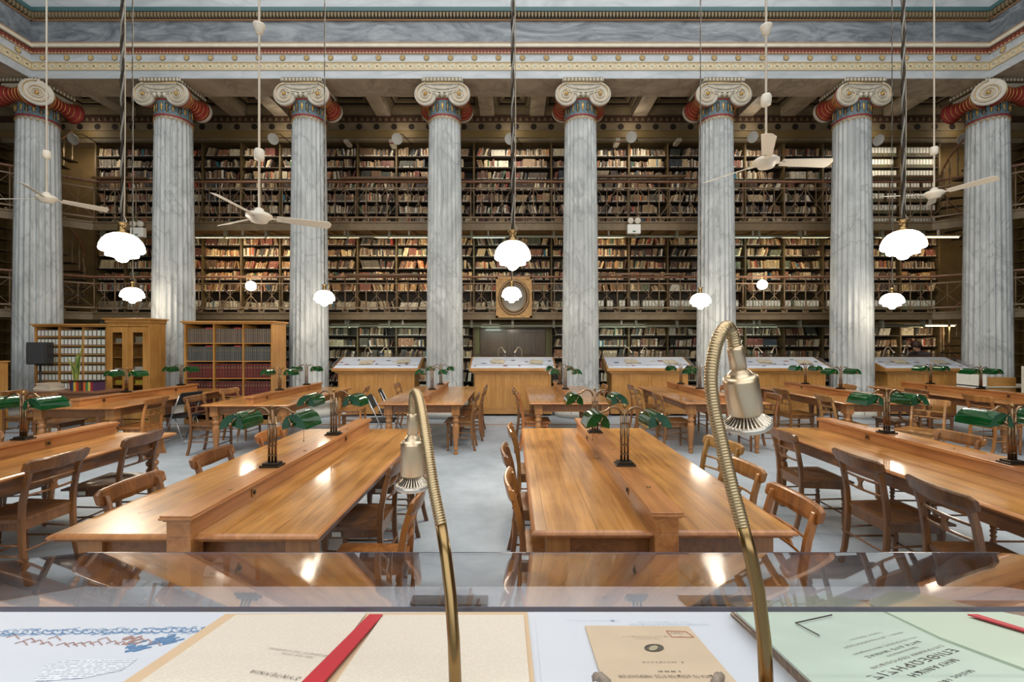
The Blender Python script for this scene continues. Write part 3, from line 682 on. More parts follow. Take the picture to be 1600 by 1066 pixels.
# ================================================================ READING TABLES
def turned(h, r, b, M_=None, n=18, mi=0):
    """a turned leg below a square block: h total, top block 0.16"""
    hb = h-.15
    b.box(-r*1.15, r*1.15, -r*1.15, r*1.15, hb, h, mi, M_)
    prof = [(.50,0),(.62,.012),(.66,.04),(.48,.07),(.46,.10),(.70,.13),(.74,.15),(.55,.17),(.60,.20),(.98,.62),(1.05,.70),(.90,.76),(.62,.79),(.95,.82),(1.05,.85),(.95,.88),(.66,.90),(.95,.94),(1.1,.97),(.9,1.0)]
    b.lathe([(r*a, z*hb) for a, z in prof], n, mi, M_)
TW, TLn = 1.24, 2.52
def make_table(back=False):
    root = empty('reading_table')
    # moulded top
    b = MB(); hx, hy = TW/2, TLn/2
    prof = [(0, .745), (-.006, .750), (.012, .757), (.016, .765), (.010, .774), (-.004, .780)]
    vs = []; fs = []
    for e, z in prof: vs += [(-hx-e, -hy-e, z), (hx+e, -hy-e, z), (hx+e, hy+e, z), (-hx-e, hy+e, z)]
    for i in range(len(prof)-1):
        for k in range(4): fs.append((i*4+k, i*4+(k+1) % 4, (i+1)*4+(k+1) % 4, (i+1)*4+k))
    fs.append((0, 3, 2, 1)); n = (len(prof)-1)*4; b.add(vs, fs, 1); b.add([vs[n], vs[n+1], vs[n+2], vs[n+3]], [(0, 1, 2, 3)], 0)
    b.build('tabletop', [M['table'], M['table_red']], root)
    ax, ay = hx-.09, hy-.09
    b = MB(); b.box(-ax, ax, -ay, -ay+.025, .63, .745); b.box(-ax, ax, ay-.025, ay, .63, .745); b.box(-ax, -ax+.025, -ay, ay, .63, .745); b.box(ax-.025, ax, -ay, ay, .63, .745)
    b.build('apron', M['table_z'], root, .002)
    for sx in (-1, 1):
        for sy in (-1, 1):
            b = MB(); turned(.745, .05, b); o = b.build('leg', M['leg'], root, 0, (sx*(ax-.03), sy*(ay-.03), 0))
    # the raised spine carrying the lamps
    ya = -hy-.035 if not back else -hy+.10; b = MB(); b.box(-.056, .056, ya, hy-.02-(.1 if back else 0), .78, .862)
    if not back: b.box(-.056, .056, ya, -hy+.05, .40, .779)
    s = b.build('lamp_spine', M['table_red'], root, .002)
    b = MB()
    for w_, z0, z1 in ((.066, .855, .865), (.078, .865, .876), (.074, .876, .886)): b.box(-w_, w_, ya-(w_-.056), hy-.02-(.1 if back else 0)+(w_-.056), z0, z1)
    b.build('cap_board', M['table_red'], s, .002)
    b = MB()
    for y in (-.95, -.1, .72): b.lathe([(.011, 0), (.013, .002), (.006, .004)], 12, 0, T(.02, y, .886))
    b.build('screw_cap', M['brass'], s)
    b = MB()
    for y in (-.8, .6):
        K = T(.0565, y, .822) @ RY(PI/2); b.box(-.022, .022, -.022, .022, 0, .004, 0, K); b.lathe([(.012, .004), (.012, .007)], 14, 1, K)
        K = T(-.0565, y, .822) @ RY(-PI/2); b.box(-.022, .022, -.022, .022, 0, .004, 0, K); b.lathe([(.012, .004), (.012, .007)], 14, 1, K)
    b.build('socket', [M['brass'], M['black']], s)
    return root
tables = [('CL', -1.54, 3.33, 'aisle-left front table, long oak with a raised lamp spine'), ('CR', .725, 3.37, 'aisle-right front table, long oak with a raised lamp spine'),
 ('L', -4.0, 3.15, 'long oak reading table at the left edge of the front row'), ('R', 3.27, 3.40, 'long oak reading table at the right edge of the front row'),
 ('FC', -1.35, 7.75, 'oak reading table in the back row before the leftmost display case'), ('FCR', .89, 7.83, 'oak reading table in the back row just right of the middle aisle'),
 ('FR2', 3.2, 7.83, 'oak reading table in the back row behind the tall bent gooseneck lamp'), ('FR3', 5.57, 7.83, 'oak reading table in the back row before the fourth display case'),
 ('FR4', 7.95, 7.83, 'oak reading table at the far right of the back row'), ('FL2', -3.85, 7.62, 'oak reading table in the back row before the oak bookcase of bound volumes'),
 ('FL3', -6.12, 7.35, 'oak reading table in the back row before the glazed cabinet')]
TP = {}
proto_t = make_table(); proto_b = make_table(True)
for i, (k, x, y, lab) in enumerate(tables):
    t = proto_t if i == 0 else proto_b if i == 4 else copy_tree(proto_t if i < 4 else proto_b)
    t.location = (x, y, 0); tag(t, lab, 'table', 'oak reading tables'); TP[k] = (x, y)
for o in list(TP): pass

# ================================================================ BANKER'S LAMPS
def make_lamp():
    root = empty('desk_lamp')
    b = MB(); b.box(-.062, .062, -.045, .045, 0, .012); b.box(-.048, .048, -.034, .034, .012, .026); b.build('base', M['blackmetal'], root, .002)
    b = MB(); b.tube([(0, 0, .02), (0, 0, .37)], .0065, 10)
    for s in (-1, 1): b.tube([(s*.021, 0, .02), (s*.021, 0, .32)], .0078, 10)
    for z in (.07, .13, .27): b.box(-.026, .026, -.008, .008, z-.004, z+.004); 
    b.sphere((0, -.009, .27), .006, 8); b.sphere((0, -.009, .07), .006, 8)
    b.build('stem', M['bronze'], root)
    b = MB(); b.lathe([(.004, .365), (.010, .37), (.012, .38), (.007, .392), (.003, .396)], 12); b.build('finial', M['brass'], root)
    for s in (-1, 1):
        b = MB(); pts = [(s*.020, 0, .30)]
        for i in range(11): a = PI-PI*.80*i/10; pts.append((s*(.020+.052+.052*math.cos(a)), 0, .32+.052*math.sin(a)*1.05))
        pts += [(s*.150, 0, .340), (s*.168, 0, .332)]
        b.tube(pts, .0072, 8)
        b.tube([(s*.160, -.055, .328), (s*.160, .055, .328)], .005, 8)
        for q in (-1, 1):
            b.tube([(s*.160, q*.055, .328), (s*.165, q*.118, .322), (s*.185, q*.128, .292)], .0045, 8); b.sphere((s*.187, q*.130, .288), .0135, 10)
            b.tube([(s*.187, q*.112, .288), (s*.187, q*.138, .288)], .006, 8)
        b.sphere((s*.160, 0, .33), .011, 10)
        b.build('arm', M['bronze'], root)
        # emerald glass shade: quarter barrel with closed ends
        prof = [(-.064, -.036), (-.067, -.008), (-.060, .024), (-.040, .050), (-.010, .064), (.022, .061), (.050, .042), (.070, .010), (.082, -.034)]
        def shade(sc, yl, mi, mb):
            vs = []; fs = []; ny = 14; P_ = [(x*sc, z*sc) for x, z in prof]
            for j in range(ny+1):
                v = -1+2*j/ny; 
                for x, z in P_:
                    vs.append((s*(.187+x), v*yl, .288+z*(1-.06*abs(v)**6)))
            m = len(P_)
            for j in range(ny):
                for i in range(m-1): fs.append((j*m+i, j*m+i+1, (j+1)*m+i+1, (j+1)*m+i))
            mb.add(vs, fs, mi, True)
            for v in (0, ny):
                q = [vs[v*m+i] for i in range(m)]; mb.add(q+[(s*.187, q[0][1], .288-.012)], [tuple(range(m+1))], mi)
        sb = MB(); shade(1.0, .113, 0, sb); shade(.95, .109, 1, sb)
        sb.build('shade', [M['green'], M['milk']], root)
        b = MB(); b.tube([(s*.21, -.02, .29), (s*.21, -.02, .17)], .0012, 5); b.sphere((s*.21, -.02, .167), .005, 8); b.build('pull_chain', M['bronze'], root)
    return root
lp = [('CL', 2.83, 'near end of the front table left of the aisle'), ('CL', 3.80, 'far end of the front table left of the aisle'), ('CR', 2.86, 'near end of the front table right of the aisle'),
 ('CR', 3.89, 'far end of the front table right of the aisle'), ('R', 3.86, 'far end of the front table at the right'), ('R', 2.89, 'near end of the front table at the right edge'),
 ('L', 3.61, 'on the front table at the left edge'), ('FC', 7.40, 'near end of the back row table before the leftmost display case'), ('FC', 8.30, 'far end of the back row table before the leftmost display case'),
 ('FCR', 7.45, 'near end of the back row table just right of the aisle'), ('FCR', 8.35, 'far end of the back row table just right of the aisle'), ('FR2', 7.55, 'near end of the back row table behind the tall gooseneck lamp'),
 ('FR2', 8.40, 'far end of the back row table behind the tall gooseneck lamp'), ('FR3', 7.5, 'near end of the back row table before the fourth display case'), ('FR3', 8.4, 'far end of the back row table before the fourth display case'),
 ('FR4', 7.5, 'near end of the far right back row table'), ('FR4', 8.4, 'far end of the far right back row table'), ('FL2', 7.30, 'near end of the back row table before the bound volumes'),
 ('FL2', 8.25, 'far end of the back row table before the bound volumes'), ('FL3', 7.0, 'near end of the back row table before the glazed cabinet'), ('FL3', 8.15, 'far end of the back row table before the glazed cabinet')]
pl = make_lamp()
for i, (k, y, lab) in enumerate(lp):
    o = pl if i == 0 else copy_tree(pl)
    o.location = (TP[k][0], y, .886); tag(o, 'two-shade green lamp, '+lab, 'lamp', 'green shaded desk lamps on the reading tables')

# ================================================================ CHAIRS
def make_chair(style=0):
    root = empty('reading_chair'); C = M['chair']
    def sect(pts, w, d, mb):   # rectangular bar along pts in xz plane, width w in x, d in y
        vs = []; fs = []
        for (x, y, z) in pts: vs += [(x-w/2, y-d/2, z), (x+w/2, y-d/2, z), (x+w/2, y+d/2, z), (x-w/2, y+d/2, z)]
        for i in range(len(pts)-1):
            for k in range(4): fs.append((i*4+k, i*4+(k+1) % 4, (i+1)*4+(k+1) % 4, (i+1)*4+k))
        n = (len(pts)-1)*4; fs += [(3, 2, 1, 0), (n, n+1, n+2, n+3)]; mb.add(vs, fs)
    for s in (-1, 1):
        b = MB(); ctr = [(-.255, 0), (-.225, .12), (-.205, .28), (-.200, .44), (-.208, .56), (-.232, .70), (-.262, .80), (-.276, .84)]
        sect([(x, s*.178, z) for x, z in ctr], .036, .026, b); b.build('rear_leg', C, root, .003)
    # crest rail, curved in plan with rounded ends
    b = MB(); n = 14; vs = []; fs = []
    sec = [(.010, .785), (.013, .80), (.011, .862), (.004, .872), (-.010, .872), (-.016, .86), (-.013, .80), (-.008, .785)]
    for i in range(n+1):
        t = -1+2*i/n; y = t*.228; x = -.262-.030*(1-t*t); e = 1-.35*max(0, (abs(t)-.9)/.1)**2; lz = -.014*(1-min(1, abs(t)*1.0))
        for sx, z in sec: vs.append((x+sx-(z-.785)*.16, y, .83+(z-.83)*e+(lz if z < .8 else 0)))
    m = len(sec)
    for i in range(n):
        for k in range(m): fs.append((i*m+k, i*m+(k+1) % m, (i+1)*m+(k+1) % m, (i+1)*m+k))
    fs += [tuple(range(m))[::-1], tuple(n*m+k for k in range(m))]; b.add(vs, fs, 0, False); b.build('crest_rail', C, root, .002)
    b = MB()
    for z, xo in ((.70, -.232), (.615, -.214)):
        b.tube([(xo-.022*(1-(t/5.)**2), t/5.*.175, z) for t in range(-5, 6)], .0075, 6, flat=(1.2, .8))
    b.prism([(-.036, .612), (-.016, .640), (-.012, .66), (-.034, .70), (.034, .70), (.012, .66), (.016, .640), (.036, .612)], -.252, -.240, 'x', 0, Matrix(((1, 0, .0, 0), (0, 1, 0, 0), (0, 0, 1, 0), (0, 0, 0, 1))))
    b.build('back_rail', C, root)
    # dished seat
    b = MB(); n = 18
    def top(u, v):
        x = -.205+.425*u; hw = .195+.035*u; y = (2*v-1)*hw; d = math.hypot((u-.52)*.425, y)
        ring = .155; z = .462
        if d < ring: z -= .012*(1-(d/ring)**4)+.003
        if u > .93: z -= .008*((u-.93)/.07)**2
        return (x, y, z)
    b.grid(lambda u, v: top(u, v), n, n, 0, True)
    edge = [top(i/n, 0) for i in range(n+1)]+[top(1, j/n) for j in range(1, n+1)]+[top(1-i/n, 1) for i in range(1, n+1)]+[top(0, 1-j/n) for j in range(1, n)]
    m = len(edge); vs = edge+[(x*1.0, y, .438) for x, y, z in edge]; b.add(vs, [(i, m+i, m+(i+1) % m, (i+1) % m) for i in range(m)]+[tuple(range(m, 2*m))])
    b.build('seat', C, root)
    b = MB(); b.box(.165, .185, -.19, .19, .375, .438); b.box(-.20, -.18, -.17, .17, .375, .438)
    for s in (-1, 1): b.prism([(-.19, s*.165), (.18, s*.198), (.18, s*.182), (-.19, s*.149)], .375, .438)
    b.build('seat_frame', C, root)
    MB().box(.05, .11, .1996-.004, .2010, .393, .425, 0, RZ(.0)).build('inventory_tag', M['label'], root)
    prof = [(.012, 0), (.016, .02), (.011, .035), (.015, .05), (.018, .12), (.020, .20), (.013, .225), (.021, .24), (.013, .255), (.022, .275), (.014, .29), (.020, .305), (.022, .33), (.024, .375), (.024, .437)]
    for s in (-1, 1):
        b = MB(); b.lathe(prof, 12); b.build('front_leg', C, root, 0, (.165, s*.18, 0))
    b = MB()
    for s in (-1, 1):
        b.tube([(-.22, s*.175, .20), (.165, s*.18, .20)], .008, 6); b.tube([(-.215, s*.175, .27), (.165, s*.18, .29)], .007, 6)
    b.tube([(.165, -.18, .15), (.165, .18, .15)], .008, 6); b.tube([(-.225, -.175, .24), (-.225, .175, .24)], .008, 6)
    b.build('stretcher', C, root)
    return root
pc = make_chair(); used = [False]
DK, MD, LT, HN = (.42, .34, .29), (.62, .54, .47), (1.0, .94, .84), (1.0, .80, .54)
W_ = 'wooden reading chair with curved top rail'
# (rail x, y, facing: +1 faces +x / -1 faces -x, tint, label, turn)
chairs = [
 (-3.30, 3.22, -1, MD, 'brown chair at the picture edge, nearest on the left edge front table', 0), (-3.27, 3.93, -1, DK, 'dark chair with shiny round dished seat at the left edge front table', .05),
 (-2.25, 2.60, 1, MD, 'brown chair rail behind the aisle-left front table, nearest of three', 0), (-2.25, 3.30, 1, MD, 'brown chair rail behind the aisle-left front table, middle of three', 0),
 (-2.25, 4.08, 1, HN, 'honey chair rail behind the aisle-left front table, farthest of three', 0),
 (-.80, 3.12, -1, MD, 'brown chair on the aisle side of the aisle-left front table, middle one', 0), (-.78, 3.98, -1, DK, 'dark chair behind the short gooseneck lamp head, beside the aisle-left front table', 0),
 (-.52, 2.48, -1, HN, 'honey chair on the aisle side of the aisle-left front table, nearest one', .06),
 (-.02, 4.28, 1, HN, 'chair on the aisle side of the aisle-right front table, farthest one', 0), (-.06, 3.40, 1, MD, 'chair on the aisle side of the aisle-right front table, middle one', 0), (-.02, 2.68, 1, HN, 'chair on the aisle side of the aisle-right front table, nearest one', 0),
 (1.76, 3.68, -1, LT, 'light chair right of the table on the right of the aisle, farthest of three', .25), (1.57, 3.0, -1, HN, 'honey chair right of the table on the right of the aisle, middle of three', .12), (1.51, 2.36, -1, HN, 'honey chair right of the table on the right of the aisle, nearest the camera', 0),
 (2.50, 4.12, 1, MD, 'brown chair at the rightmost front table, its left side, farthest of three', -.04), (2.48, 3.20, 1, DK, 'dark brown chair at the rightmost front table, its left side, middle of three', 0), (2.42, 2.52, 1, DK, 'dark brown chair with worn rail at the rightmost front table, nearest the camera', -.1),
 (4.0, 3.95, -1, MD, 'brown chair on the far side of the rightmost front table, only its rail showing', 0), (4.02, 3.10, -1, HN, 'chair on the far side of the rightmost front table, beside the cut-off green lamp', 0), (-4.72, 3.85, 1, MD, 'chair behind the left front table, its rail at the picture edge', 0),
 (-.55, 7.0, -1, MD, 'brown chair on the aisle side of the aisle-left back table, nearest of three', 0), (-.48, 7.68, -1, MD, 'brown chair on the aisle side of the aisle-left back table, middle of three', 0), (-.50, 8.35, -1, MD, 'brown chair on the aisle side of the aisle-left back table, farthest of three', 0),
 (-2.68, 8.15, -1, LT, 'light chair in front of the leftmost display case, beside the folding chairs', .1), (-2.30, 8.75, 1, LT, 'light chair behind the folding chairs by the leftmost display case', 0),
 (-4.85, 6.72, 1, MD, 'brown chair at the left of the back row table before the bound volumes, nearest', 0), (-4.98, 7.75, 1, LT, 'light chair left of the back table before the bound volumes, farther one', -.1),
 (-5.24, 6.52, -1, LT, 'light oak chair standing right of the back row table before the glazed cabinet', .05), (-7.35, 6.9, 1, MD, 'brown chair left of the back row table before the glazed cabinet', 0),
 (.08, 7.0, 1, HN, 'honey chair on the aisle side of the aisle-right back table, nearest', 0), (.02, 7.75, 1, MD, 'chair on the aisle side of the aisle-right back table, second nearest', 0), (1.78, 8.5, -1, HN, 'chair on the far side of the back row table right of the aisle', 0),
 (2.27, 6.98, 1, MD, 'brown chair left of the back table behind the tall gooseneck lamp, nearest', 0), (2.18, 7.75, 1, LT, 'light chair left of the back row table behind the tall gooseneck lamp, middle one', 0), (2.26, 8.5, 1, HN, 'chair left of the back row table behind the tall gooseneck lamp, farthest', 0),
 (4.12, 6.98, -1, MD, 'brown chair right of the back table behind the tall gooseneck lamp, nearest', 0), (3.98, 8.2, -1, LT, 'light chair right of the back table behind the tall gooseneck lamp, farthest', 0),
 (4.66, 7.7, 1, MD, 'brown chair left of the back row table before the fourth display case, farther one', 0), (4.78, 6.80, 1, LT, 'light brown chair left of the back row table before the fourth display case, nearest', -.1),
 (6.42, 7.05, -1, MD, 'brown chair right of the back row table before the fourth display case, nearest', 0), (6.45, 8.5, -1, LT, 'chair right of the back row table before the fourth display case, farthest', 0),
 (6.98, 7.65, 1, MD, 'brown chair left of the far right back row table, farther one', 0), (7.10, 6.75, 1, LT, 'light brown chair left of the far right back row table, nearest', 0),
 (5.95, 6.3, -1, LT, 'light chair pulled out behind the cut-off green lamp at the right edge', .5), (-8.4, 7.4, 1, MD, 'brown chair by the dark side table under the snake plant', 0)]
for i, (rx, y, fc, tint, lab, turn) in enumerate(chairs):
    o = pc if i == 0 else copy_tree(pc)
    rz = (0 if fc > 0 else PI)+turn
    o.location = (rx+.285*math.cos(rz), y+.285*math.sin(rz), 0); o.rotation_euler = (0, 0, rz)
    t = tuple(q*R.uniform(.92, 1.08) for q in tint)
    for ch in o.children: ch.color = (*t, 1)
    tag(o, lab, 'chair', 'wooden chairs at the reading tables')
# folding chairs
def make_folding():
    root = empty('folding_chair'); S = mat('folding_chair_tube', (176, 176, 178), .3, .9); B = M['black']
    for s in (-1, 1):
        b = MB(); b.tube([(.22, s*.20, .01), (.02, s*.20, .42), (-.16, s*.19, .80)], .011, 8); b.tube([(-.24, s*.17, .01), (-.04, s*.17, .42), (.10, s*.17, .44)], .010, 8); b.build('frame', S, root)
    b = MB(); b.tube([(.20, -.20, .05), (.20, .20, .05)], .008, 6); b.tube([(-.22, -.17, .05), (-.22, .17, .05)], .008, 6); b.build('crossbar', S, root)
    b = MB(); b.prism([(-.19, -.19), (.20, -.19), (.22, -.15), (.22, .15), (.20, .19), (-.19, .19)], .435, .465); b.build('seat', B, root, .008)
    b = MB(); b.box(-.012, .012, -.185, .185, -.10, .12); o = b.build('backrest', B, root, .012, (-.145, 0, .74)); o.rotation_euler = (0, -.42, 0)
    return root
fo = make_folding()
for i, (x, y, rz, lab) in enumerate(((-2.08, 6.98, .1, 'black folding chair with grey tube legs, nearer of two beside the aisle-left back table'), (-2.2, 7.95, .2, 'black folding chair half hidden behind the nearer folding chair'), (-5.55, 7.45, PI-.3, 'black folding chair behind the light oak chair near the glazed cabinet'))):
    o = fo if i == 0 else copy_tree(fo); o.location = (x, y, 0); o.rotation_euler = (0, 0, rz); tag(o, lab, 'folding chair', 'black folding chairs')

# ================================================================ GOOSENECK LAMPS
def ribbed(pts, r, b, mi=0, pitch=.0030, n=14):
    P = [Vector(p) for p in pts]; dense = []
    for i in range(len(P)-1):
        L = (P[i+1]-P[i]).length; m = max(1, int(L/(pitch/4)))
        for k in range(m): dense.append(P[i].lerp(P[i+1], k/m))
    dense.append(P[-1]); rad = []; acc = 0
    for i, p in enumerate(dense):
        if i: acc += (p-dense[i-1]).length
        rad.append(r*(1+.06*math.sin(2*PI*acc/pitch)))
    b.tube(dense, rad, n, mi)
def smooth_path(cp, n=10):
    P = [Vector(p) for p in cp]; P = [P[0]*2-P[1]]+P+[P[-1]*2-P[-2]]; out = []
    for i in range(1, len(P)-2):
        for k in range(n):
            t = k/n; a, b_, c, d = P[i-1:i+3]
            out.append(.5*((2*b_)+(c-a)*t+(2*a-5*b_+4*c-d)*t*t+(3*b_-a-3*c+d)*t**3))
    out.append(P[-2]); return out
def make_gooseneck(loc, rigid, neck, hdir, label, detail=True, cat='lamp', group='gooseneck lamps on the display cases', k=1.0, zs=1.0):
    """rigid: points of the stiff tube, neck: control points of the flexible part, hdir: direction the bulb faces"""
    root = empty('gooseneck_lamp', loc, 0, label, cat, group)
    b = MB(); b.tube(rigid, .0066*k, 14); b.lathe([(.018*k, 0), (.018*k, .006), (.009*k, .012)], 18, 0, T(*rigid[0])); b.build('stem', M['brass'], root)
    b = MB()
    path = smooth_path(neck, 8 if detail else 4)
    if detail: ribbed(path, .0068*k, b)
    else: b.tube(path, .0075*k, 6)
    b.build('flexible_neck', M['neck'] if detail else M['brasslight'], root)
    d = Vector(hdir).normalized(); p = Vector(neck[-1])
    Q = Matrix.Translation(p) @ d.to_track_quat('Z', 'Y').to_matrix().to_4x4() @ Matrix.Diagonal((k, k, k*zs, 1))
    b = MB(); b.lathe([(.0075, -.004), (.0085, 0), (.0085, .026), (.0075, .027), (.008, .028), (.0105, .031), (.0125, .034), (.0128, .036), (.0155, .0365), (.0175, .0385), (.0182, .042), (.0182, .086), (.0170, .088)], 36, 0, Q)
    for a in range(6): b.sphere((.0178*math.cos(.3), .0178*math.sin(.3), .05+a*.005), .0011, 6, 1, (1, 1, 1), Q)
    hd = b.build('lamp_head', [M['brasslight'], M['blackmetal']], root)
    b = MB(); n = 96; prof = [(.0125, .087), (.0145, .091), (.0185, .0955), (.0225, .0990), (.0238, .1000)]; vs = []; fs = []
    for i, (r, z) in enumerate(prof):
        for q in range(n):
            a = 2*PI*q/n; rr = r*(1+(.045 if (q % 3) else -.05)*(1 if 0 < i < 4 else .4)); vs.append((rr*math.cos(a), rr*math.sin(a), z))
    for i in range(len(prof)-1):
        for q in range(n): fs.append((i*n+q, i*n+(q+1) % n, (i+1)*n+(q+1) % n, (i+1)*n+q))
    b.add(vs, fs, 0, False, Q)
    for q_, f_ in enumerate(fs):
        if q_ % n % 3 == 0 and q_//n < 3: b.m[q_] = 2  # grooves coloured dark, shade between the ribs put in as material
    b.lathe([(.0238, .1000), (.0252, .1005), (.0254, .1065), (.0240, .1075), (.0120, .1060), (.001, .1055)], 40, 1, Q)
    b.build('bulb', [M['steel'] if detail else M['white'], mat('lamp_rim', (196, 190, 180), .25, .6) if detail else M['white'], M['blackmetal'] if detail else M['white']], root)
    return root
# near pair: points measured in room coordinates
def rel(pts, o): return [tuple(Vector(p)-Vector(o)) for p in pts]
o1 = Vector(at(713, 1110, .455)); R1 = [o1, at(709, 1000, .470), at(704, 930, .484), at(697, 870, .50), at(689, 820, .515)]
N1 = [at(689, 820, .515), at(677, 760, .533), at(668, 700, .553), at(661, 655, .58), at(654, 622, .615), at(648, 614, .635), at(645.5, 628, .648), at(645, 650, .652)]
o1b = make_gooseneck(tuple(o1), rel(R1, o1), rel(N1, o1), (0, .02, -1), 'short brass gooseneck lamp on the near display case, bending straight down by the aisle')
o2 = Vector(at(1199, 1110, .43)); R2 = [o2, at(1194, 1000, .437), at(1184, 920, .442), at(1172, 865, .447), at(1160, 822, .452)]
N2 = [at(1160, 822, .452), at(1142, 755, .458), at(1127, 690, .462), at(1115, 635, .464), at(1111, 590, .466), at(1117, 545, .470), at(1128, 518, .474), at(1137, 511, .478), at(1144, 521, .481), at(1149, 545, .483)]
make_gooseneck(tuple(o2), rel(R2, o2), rel(N2, o2), (.016, .012, -.062), 'tall brass gooseneck lamp on the near display case, with a silver ribbed bulb', zs=.86)

# ================================================================ DISPLAY CASES
def make_case(root, wd, near=False):
    hw = wd/2; Y1 = .645; ex = .11 if near else 0
    b = MB(); b.box(-hw+.12, hw-.12, .10, .62, .0, .985); b.build('body', M['oak'], root)
    b = MB(); b.box(-hw+.09, hw-.09, .07, .64, 0, .13); b.box(-hw+.10, hw-.10, .08, .64, .13, .15)
    b.build('plinth', M['oak_x'], root, .004)
    npan = 4; w_ = (wd-.24)/npan
    b = MB()
    b.box(-hw+.12, hw-.12, .085, .10, .90, .985)
    for k in range(npan+1): x = -hw+.12+k*w_; b.box(max(-hw+.12, x-.035), min(hw-.12, x+.035), .085, .10, .15, .90)
    b.build('panel_frame', M['oak'], root, .003)
    z0, z1 = 1.03, 1.03+.383*.61
    b = MB(); b.prism([(.0, .985), (.03, .965), (.64+ex, .965), (.66+ex, .985), (.66+ex, 1.28+ex*.383), (.645+ex, 1.285+ex*.383), (.0, 1.033)], -hw, hw, 'x', 0)
    b.box(-hw+.06, hw-.06, .05, .64, .93, .965)
    b.build('desk_top', M['oak_x'], root, .004)
    b = MB(); K = None
    b.prism([(.035, 1.046), (.62+ex, 1.27+ex*.383), (.62+ex, 1.276+ex*.383), (.035, 1.052)], -hw+.04, hw-.04, 'x', 0); b.build('lining', M['paper'], root)
    # acrylic cover: sloping pane, low front, ends, back
    b = MB()
    b.prism([(0.0, 1.118), (Y1, 1.36), (Y1, 1.365), (0.0, 1.123)], -hw+.01, hw-.01, 'x', 0)
    b.prism([(0.0, 1.035), (.004, 1.035), (.004, 1.118), (0, 1.118)], -hw+.01, hw-.01, 'x', 0)
    for s in (-1, 1): b.prism([(.0, 1.035), (Y1, 1.285), (Y1, 1.36), (.0, 1.118)], s*(hw-.01), s*(hw-.014), 'x', 0)
    if not near: b.prism([(Y1-.004, 1.29), (Y1, 1.29), (Y1, 1.36), (Y1-.004, 1.36)], -hw+.01, hw-.01, 'x', 0)
    c = b.build('acrylic_cover', M['glass'], root)
    b = MB(); b.box(-hw+.01, hw-.01, Y1, Y1+.002, 1.3605, 1.3655); b.box(-hw+.01, hw-.01, -.001, .001, 1.117, 1.1235)
    b.build('cover_edge', M['acryledge'], c)
cases = [(-3.11, 1.98, 'oak display case, leftmost of those by the columns'), (0, 1.98, 'oak display case before the dark central doorway'), (3.13, 1.98, 'oak display case right of the central doorway'),
         (6.26, 1.98, 'oak display case behind the tall bent gooseneck lamp'), (9.42, 1.98, 'oak display case furthest right with a person reading behind it')]
cp = None
PM = [mat('paper_cream', (206, 196, 172), .6), mat('paper_print_dark', (104, 104, 108), .6), mat('paper_blue', (96, 118, 150), .6), mat('paper_red_print', (150, 96, 90), .6)]
for i, (x, wd, lab) in enumerate(cases):
    r = empty('display_case', (x, 9.98, .045), 0, lab, 'display case', 'oak display cases between the columns')
    if cp is None: make_case(r, wd); cp = r
    else:
        for ch in cp.children: copy_tree(ch, parent=r)
    where = ('the leftmost display case', 'the display case before the door', 'the display case right of the door', 'the fourth display case', 'the rightmost display case')[i]
    S = T(x, 9.98, .045)
    q = 0
    for j in range(11):
        u = -.86+j*.17+R.uniform(-.03, .03); v = R.uniform(.10, .48); pw, ph = R.uniform(.05, .12), R.uniform(.03, .07)
        z = 1.054+(v-.035)*.383
        b = MB(); b.box(-pw/2, pw/2, -ph/2, ph/2, 0, .003); o = b.build('exhibit_card', PM[R.choice((0, 1, 1, 2, 3))], None, 0, (x+u, 9.98+v, z+.045+.001)); o.rotation_euler = (math.atan(.383), 0, 0)
        tag(o, 'small printed card laid out in '+where, 'card', 'exhibit cards in '+where)
    for u, v in (((-.35, .36), (.55, .33)) if i != 0 else ((-.3, .3), (.55, .36))):
        z = 1.054+(v-.035)*.383; rt = empty('open_book', (x+u, 9.98+v, z+.045+.002), 0, 'open book with pale pages in %s, %s one' % (where, 'left' if u < 0 else 'right'), 'book', 'open books in the display cases'); rt.rotation_euler = (RX(math.atan(.383)) @ RZ(R.uniform(-.2, .2))).to_euler()
        for s in (-1, 1):
            b = MB(); b.grid(lambda a, c: (s*(.001+.15*a), -.11+.22*c, .010+.022*math.sin(PI*min(1, a*1.1))*.8), 8, 1, 0, True); b.prism([(s*.001, 0), (s*.151, 0), (s*.151, .010), (s*.001, .012)], -.11, .11, 'y', 0); b.build('page_block', PM[0], rt)
        MB().box(-.155, .155, -.113, .113, -.002, -.0005).build('cover', M['handrail'], rt)
    for u in (-.45, .12):
        if i == 1: u += .1
        f = 1 if u > 0 else -1
        o = (x+u, 9.98+.68, 1.34); ng = [(0, 0, .03), (0, 0, .12), (-f*.03, -.01, .20), (-f*.09, -.03, .22), (-f*.12, -.05, .17)]
        make_gooseneck(o, [(0, 0, -.02), (0, 0, .03)], ng, (-f*.5, -.2, -.7), 'small pale gooseneck lamp on %s, %s of its pair' % (where, 'left' if u < -.2 else 'right'), False, k=.9)
